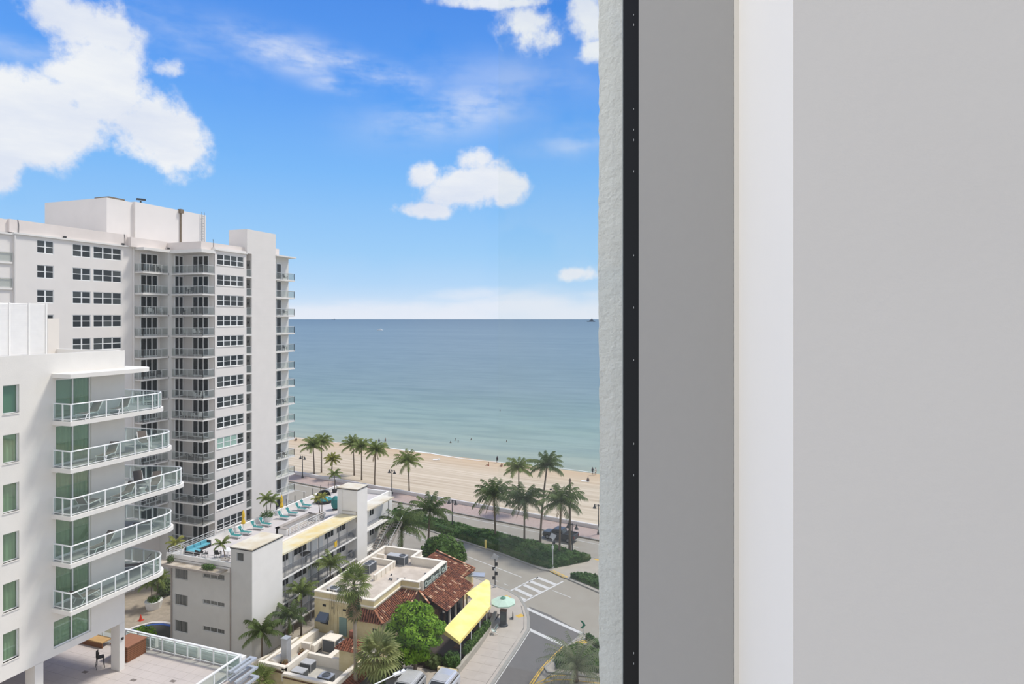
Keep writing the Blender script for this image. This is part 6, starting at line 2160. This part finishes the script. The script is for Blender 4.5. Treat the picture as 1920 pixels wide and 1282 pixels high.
part('board', MB().bar((0, 0.22, 0), (0, 0, 0.7), 0.4, 0.03, (1, 0, 0)), 'dark_metal', t, local=(0, 0, 0))
# white arm of a street light close below
t = thing('street_light', 'white street light arm with flat head at the bottom edge', 'lamp', (-27.9, 39.2, 0))
part('pole', MB().tube([(0, 0, 0), (0, 0, 7.6)], [0.12, 0.09], 8), 'white_metal', t, local=(0, 0, 0))
part('arm', MB().tube([(0, 0, 7.5), (1.2, 2.0, 8.0), (2.55, 4.55, 8.1)], [0.07, 0.06, 0.05], 7), 'white_metal', t, local=(0, 0, 0))
part('head', MB().bar((2.45, 4.4, 8.1), (2.95, 5.25, 8.12), 0.32, 0.14), 'white_metal', t, local=(0, 0, 0))
part('photocell', MB().lathe([(0.05, 0), (0.05, 0.08)], 6, (2.75, 4.95, 8.19)), 'dark_metal', t, local=(0, 0, 0))

# ------------------------------------------------------------------ vehicles
mat('truck_paint', (58, 60, 64), 0.35, 0.05, 3, spec=0.5)
mat('silver_paint', (196, 198, 202), 0.3, 0.03, 3, spec=0.5, metal=0.3)
mat('tyre', (30, 30, 31), 0.9, 0.1, 5)
mat('wheel_rim', (140, 142, 146), 0.4, 0.05, 5, metal=0.5)
mat('car_glass', (40, 46, 52), 0.08, 0.1, 2, spec=0.6)
mat('lamp_red', (140, 30, 26), 0.3)
mat('lamp_clear', (220, 222, 224), 0.2)


def loft(sections, m=None):
    """closed body through cross-sections, each a list of points"""
    mb = MB()
    n = len(sections[0])
    for s in sections:
        mb.v += [tuple(p) for p in s]
    for k in range(len(sections) - 1):
        for j in range(n):
            j2 = (j + 1) % n
            mb.f.append((k * n + j, k * n + j2, (k + 1) * n + j2, (k + 1) * n + j))
            mb.m.append(0)
    mb.f.append(tuple(range(n))[::-1])
    mb.f.append(tuple((len(sections) - 1) * n + j for j in range(n)))
    mb.m += [0, 0]
    return mb


def sec(x, w, z0, z1, wt=None):
    wt = wt or w
    return [(x, -w, z0), (x, w, z0), (x, w, z1 - 0.12), (x, wt * .92, z1), (x, -wt * .92, z1), (x, -w, z1 - 0.12)]


def wheels(t, xs, w, r):
    for x in xs:
        for s in (-1, 1):
            o = part('wheel', MB().tube([(x, s * (w - 0.12), r), (x, s * (w + 0.08), r)], r, 14), 'tyre', t, local=(0, 0, 0))
            part('hubcap', MB().tube([(x, s * (w + 0.08), r), (x, s * (w + 0.1), r)], r * 0.6, 12), 'wheel_rim', o, local=(0, 0, 0))


t = thing('pickup_truck', 'dark grey pickup truck with open bed driving along the beach road', 'truck', (-27.5, 100.1, 0.0), R(180 - 11))
part('body', loft([sec(2.85, .8, .5, 1.0), sec(2.6, .95, .42, 1.12), sec(1.4, .98, .4, 1.2), sec(-2.8, .98, .45, 1.2), sec(-2.9, .95, .55, 1.15)]), 'truck_paint', t, local=(0, 0, 0))
part('cab', loft([sec(1.45, .93, 1.15, 1.22), sec(0.75, .9, 1.15, 1.88, .78), sec(-0.7, .9, 1.15, 1.9, .78), sec(-0.95, .92, 1.15, 1.25)]), 'truck_paint', t, local=(0, 0, 0))
part('windshield', MB().quad((1.36, -.76, 1.26), (1.36, .76, 1.26), (0.83, .66, 1.84), (0.83, -.66, 1.84)), 'car_glass', t, local=(0, 0, 0))
part('rear_window', MB().quad((-0.96, .7, 1.3), (-0.96, -.7, 1.3), (-0.74, -.64, 1.82), (-0.74, .64, 1.82)), 'car_glass', t, local=(0, 0, 0))
for s in (-1, 1):
    part('side_window', MB().quad((1.15, s * .925, 1.28), (0.72, s * .84, 1.8), (-0.68, s * .84, 1.8), (-0.85, s * .925, 1.28)), 'car_glass', t, local=(0, 0, 0))
    part('bed_side', MB().box(-2.85, s * .98, 1.15, -0.98, s * .86, 1.36), 'truck_paint', t, local=(0, 0, 0))
    part('headlight', MB().box(2.7, s * .9, .8, 2.86, s * .6, .98), 'lamp_clear', t, local=(0, 0, 0))
    part('tail_light', MB().box(-2.93, s * .95, .85, -2.88, s * .78, 1.15), 'lamp_red', t, local=(0, 0, 0))
    part('mirror', MB().box(1.0, s * .98, 1.25, 1.15, s * 1.2, 1.42), 'truck_paint', t, local=(0, 0, 0))
part('bed_floor', MB().box(-2.8, -.85, 1.15, -0.98, .85, 1.21), 'tyre', t, local=(0, 0, 0))
part('tailgate', MB().box(-2.92, -.9, .8, -2.82, .9, 1.36), 'truck_paint', t, local=(0, 0, 0))
wheels(t, (1.85, -1.85), .9, .4)
t = thing('silver_car', 'silver car parked below the bright tree, seen from above', 'car', (-26.6, 54.2, 0.12), R(-90))
part('body', loft([sec(2.35, .7, .4, .8), sec(2.15, .88, .35, .95), sec(1.1, .92, .32, 1.06), sec(-2.2, .92, .35, 1.05), sec(-2.4, .85, .45, .95)]), 'silver_paint', t, local=(0, 0, 0))
part('cabin', loft([sec(1.2, .86, 1.0, 1.05), sec(0.45, .84, 1.0, 1.58, .7), sec(-1.7, .84, 1.0, 1.6, .72), sec(-2.25, .86, 1.0, 1.08)]), 'silver_paint', t, local=(0, 0, 0))
part('windshield', MB().quad((1.12, -.74, 1.1), (1.12, .74, 1.1), (0.5, .62, 1.56), (0.5, -.62, 1.56)), 'car_glass', t, local=(0, 0, 0))
part('roof_panel', MB().box(-0.7, -.58, 1.6, 0.4, .58, 1.615), 'hvac_grey', t, local=(0, 0, 0))
part('rear_window', MB().quad((-2.2, .74, 1.12), (-2.2, -.74, 1.12), (-1.75, -.64, 1.56), (-1.75, .64, 1.56)), 'car_glass', t, local=(0, 0, 0))
for s in (-1, 1):
    part('side_window', MB().quad((0.95, s * .865, 1.12), (0.42, s * .78, 1.52), (-1.65, s * .78, 1.52), (-2.0, s * .865, 1.12)), 'car_glass', t, local=(0, 0, 0))
    part('headlight', MB().box(1.95, s * .9, .72, 2.3, s * .62, .93), 'car_glass', t, local=(0, 0, 0))
    part('mirror', MB().box(0.8, s * .92, 1.05, 0.95, s * 1.1, 1.2), 'silver_paint', t, local=(0, 0, 0))
    part('roof_rail', MB().bar((-1.6, s * .64, 1.63), (0.3, s * .64, 1.63), 0.04), 'grey_metal', t, local=(0, 0, 0))
wheels(t, (1.45, -1.45), .84, .36)

SVC = t
t.scale = (1.05, 1.1, 1.15)
o = dup(t, (-29.6, 52.9, 0.12), R(-88), 'grey car parked beside the silver car, under the street light arm')
for ch in o.children:
    if ch.data.materials[0].name.startswith('silver_paint'):
        ch.data = ch.data.copy()
        ch.data.materials[0] = MATS['hvac_grey']
# ------------------------------------------------------------------ boats
mat('hull_white', (214, 218, 222), 0.5, 0.03, 0.2)
mat('hull_dark', (84, 96, 112), 0.7, 0.05, 0.05)


def boat(name, label, x, y, L, m, m2, rz, decks):
    t = thing(name, label, 'boat', (x, y, 0), rz)
    w = L * 0.11
    part('hull', loft([[(L * .5, 0, L * .02), (L * .5, .01, L * .02), (L * .5, .01, L * .1), (L * .5, 0, L * .1)], [(L * .3, -w * .7, 0), (L * .3, w * .7, 0), (L * .32, w * .8, L * .09), (L * .32, -w * .8, L * .09)], [(-L * .1, -w, 0), (-L * .1, w, 0), (-L * .1, w, L * .075), (-L * .1, -w, L * .075)], [(-L * .5, -w, 0), (-L * .5, w, 0), (-L * .5, w, L * .075), (-L * .5, -w, L * .075)]]), m, t, local=(0, 0, 0))
    for k, (a, b, z0, z1) in enumerate(decks):
        part('deckhouse', MB().box(a * L, -w * .75, z0 * L, b * L, w * .75, z1 * L), m2, t, local=(0, 0, 0))
    part('mast', MB().bar((-.12 * L, 0, decks[-1][3] * L), (-.12 * L, 0, (decks[-1][3] + .12) * L), L * .012), m2, t, local=(0, 0, 0))


boat('motor_yacht', 'small pale motor yacht out on the sea, left of centre', -1086, 1772, 25, 'hull_white', 'hull_white', R(165), [(-.35, .12, .07, .13), (-.25, .0, .13, .17)])
boat('cargo_ship', 'dark ship near the horizon beside the stucco pier', -1877, 8405, 112, 'hull_dark', 'hull_dark', R(200), [(-.3, .2, .07, .17), (-.22, .05, .17, .28), (-.15, -.05, .28, .36)])
boat('distant_ship', 'tiny grey ship on the horizon nearest the tower', -21700, 30466, 260, 'hull_dark', 'hull_dark', R(170), [(-.45, -.3, .07, .16)])

# ------------------------------------------------------------------ people on the beach and in the water
mat('skin_tan', (150, 108, 84), 0.8, 0.04, 5)
mat('skin_brown', (98, 68, 54), 0.8, 0.04, 5)
mat('cloth_dark', (44, 46, 54), 0.9, 0.08, 5)
mat('cloth_red', (150, 62, 54), 0.9, 0.08, 5)
mat('cloth_white', (216, 214, 210), 0.9, 0.04, 5)
mat('hair_dark', (40, 32, 28), 0.9, 0.1, 5)


def skin_body(joints, edges, rad, m):
    me = bpy.data.meshes.new('body')
    me.from_pydata(joints, edges, [])
    o = bpy.data.objects.new('body', me)
    COL.objects.link(o)
    md = o.modifiers.new('s', 'SKIN')
    for k, v in enumerate(me.skin_vertices[0].data if me.skin_vertices else []):
        v.radius = (rad[k], rad[k])
    if not me.skin_vertices:
        pass
    md2 = o.modifiers.new('u', 'SUBSURF')
    md2.levels = 1
    dgh = bpy.context.evaluated_depsgraph_get()
    out = bpy.data.meshes.new_from_object(o.evaluated_get(dgh))
    bpy.data.objects.remove(o)
    out.materials.clear()
    out.materials.append(MATS[m])
    return out


def person(label, x, y, z, rz, skin, cloth, pose='stand', group=None):
    t = thing('person', label, 'person', (x, y, z), rz, group)
    sw_ = 0.14 if pose == 'walk' else 0.03
    if pose == 'sit':
        J = [(0, 0, .12), (0, -.05, .4), (0, -.06, .62), (0, -.04, .72), (0, -.02, .84), (.1, .02, .12), (.12, .42, .4), (.12, .7, .06), (-.1, .02, .12), (-.12, .42, .4), (-.12, .7, .06), (.2, -.06, .58), (.27, -.1, .32), (.26, .1, .1), (-.2, -.06, .58), (-.27, -.1, .32), (-.26, .1, .1)]
    else:
        J = [(0, 0, .92), (0, .01, 1.15), (0, 0, 1.4), (0, 0, 1.5), (0, .02, 1.62), (.1, 0, .88), (.11, sw_, .48), (.11, sw_ * 1.4 - .03, .06), (-.1, 0, .88), (-.11, -sw_, .48), (-.11, -sw_ * 1.6, .06), (.19, 0, 1.38), (.25, -sw_, 1.12), (.26, .04 - sw_, .86), (-.19, 0, 1.38), (-.25, sw_, 1.12), (-.26, .04 + sw_, .86)]
    E_ = [(0, 1), (1, 2), (2, 3), (3, 4), (0, 5), (5, 6), (6, 7), (0, 8), (8, 9), (9, 10), (2, 11), (11, 12), (12, 13), (2, 14), (14, 15), (15, 16)]
    rad = [.12, .12, .13, .06, .09, .085, .06, .045, .085, .06, .045, .055, .042, .034, .055, .042, .034]
    put('body', skin_body(J, E_, rad, skin), t, local=(0, 0, 0))
    hx, hy, hz = J[4]
    part('head', MB().ball((hx, hy, hz + 0.04), 0.095, 10, 0.125), skin, t, True, local=(0, 0, 0))
    part('hair', MB().ball((hx, hy - 0.02, hz + 0.08), 0.102, 10, 0.105), 'hair_dark', t, True, local=(0, 0, 0))
    b0 = Vector(J[0])
    part('shorts', MB().lathe([(.17, -.14), (.175, 0), (.15, .1)], 10, tuple(b0)), cloth, t, True, local=(0, 0, 0))
    if cloth != 'cloth_red':
        part('top', MB().lathe([(.15, .08), (.16, .3), (.2, .46), (.09, .55)], 10, tuple(b0)), cloth, t, True, local=(0, 0, 0))
    return t


PE = [(-114.9, 158.6, -.1, 0, 'skin_brown', 'cloth_dark', 'walk', 'person in dark clothes wading at the far left of the beach'),
      (-99.2, 161.5, -.7, 20, 'skin_brown', 'cloth_dark', 'stand', 'left person of the pair wading near the beach'),
      (-98.0, 163.0, -.7, -30, 'skin_tan', 'cloth_dark', 'stand', 'right person of the pair wading near the beach'),
      (-123.0, 154.5, .05, 90, 'skin_brown', 'cloth_dark', 'sit', 'person sitting on the sand next to the tower balconies'),
      (-56.7, 147.4, .05, 10, 'skin_brown', 'cloth_dark', 'walk', 'person in dark clothes standing at the waterline right of centre'),
      (-31.74, 143.8, .05, 30, 'skin_brown', 'cloth_dark', 'stand', 'person in dark clothes of the pair by the stucco pier'),
      (-31.0, 143.6, .05, -30, 'skin_tan', 'cloth_white', 'stand', 'person in pale clothes of the pair by the stucco pier'),
      (-31.4, 137.6, .08, 200, 'skin_brown', 'cloth_dark', 'sit', 'person sitting on a white towel on the sand at right'),
      (-57.6, 143.8, .06, 100, 'skin_tan', 'cloth_red', 'sit', 'left person sitting on the sand below the waterline walker'),
      (-54.3, 144.2, .06, 60, 'skin_tan', 'cloth_red', 'sit', 'right person sitting on the sand below the waterline walker'),
      (-33.5, 109.7, .13, -10, 'skin_tan', 'cloth_white', 'walk', 'person in white walking on the promenade behind the median palms')]
for x, y, z, rz, sk, cl_, po, lab in PE:
    person(lab, x, y, z, R(rz), sk, cl_, po)
# swimmers, shoulders and head above water
for k, (x, y, lab) in enumerate(((-78.9, 167.4, 'nearest swimmer of the loose group offshore'), (-79.2, 171.4, 'farthest left swimmer of the loose group offshore'), (-77.2, 169.0, 'middle swimmer of the loose group offshore'), (-75.0, 173.4, 'right swimmer of the loose group offshore'), (-64.1, 174.3, 'lone swimmer to the right of the group'), (-88.0, 232.0, 'distant lone swimmer far out'))):
    t = thing('swimmer', lab, 'person', (x, y, 0), k * 1.1, 'swimmers')
    put('body', skin_body([(0, 0, -.2), (0, 0, .12), (.19, 0, .1), (.3, .15, -.1), (-.19, 0, .1), (-.3, .15, -.1), (0, 0, .22)], [(0, 1), (1, 2), (2, 3), (1, 4), (4, 5), (1, 6)], [.13, .13, .06, .04, .06, .04, .06], 'skin_brown'), t, local=(0, 0, 0))
    part('head', MB().ball((0, 0.02, .4), 0.11, 9, 0.14), 'skin_brown', t, True, local=(0, 0, 0))
    part('hair', MB().ball((0, -0.01, .45), 0.115, 9, 0.11), 'hair_dark', t, True, local=(0, 0, 0))
for k, (x, y, lab) in enumerate(((-31.95, 137.3, 'white towel under the sitting person at right'), (-72.6, 150.1 - 4.5, 'pale towel lying near the waterline in the middle of the beach'), (-37.5, 127.3, 'pale towel on the sand behind the tallest palm'))):
    t = thing('beach_towel', lab, 'towel', (x, y, 0.14), 0.4 * k)
    part('cloth', MB().box(-0.9, -0.5, 0, 0.9, 0.5, 0.05), 'cloth_white', t, local=(0, 0, 0))
    part('bag', MB().box(0.4, -0.2, 0.05, 0.8, 0.15, 0.3), 'cloth_dark' if k != 1 else 'cloth_white', t, local=(0, 0, 0))
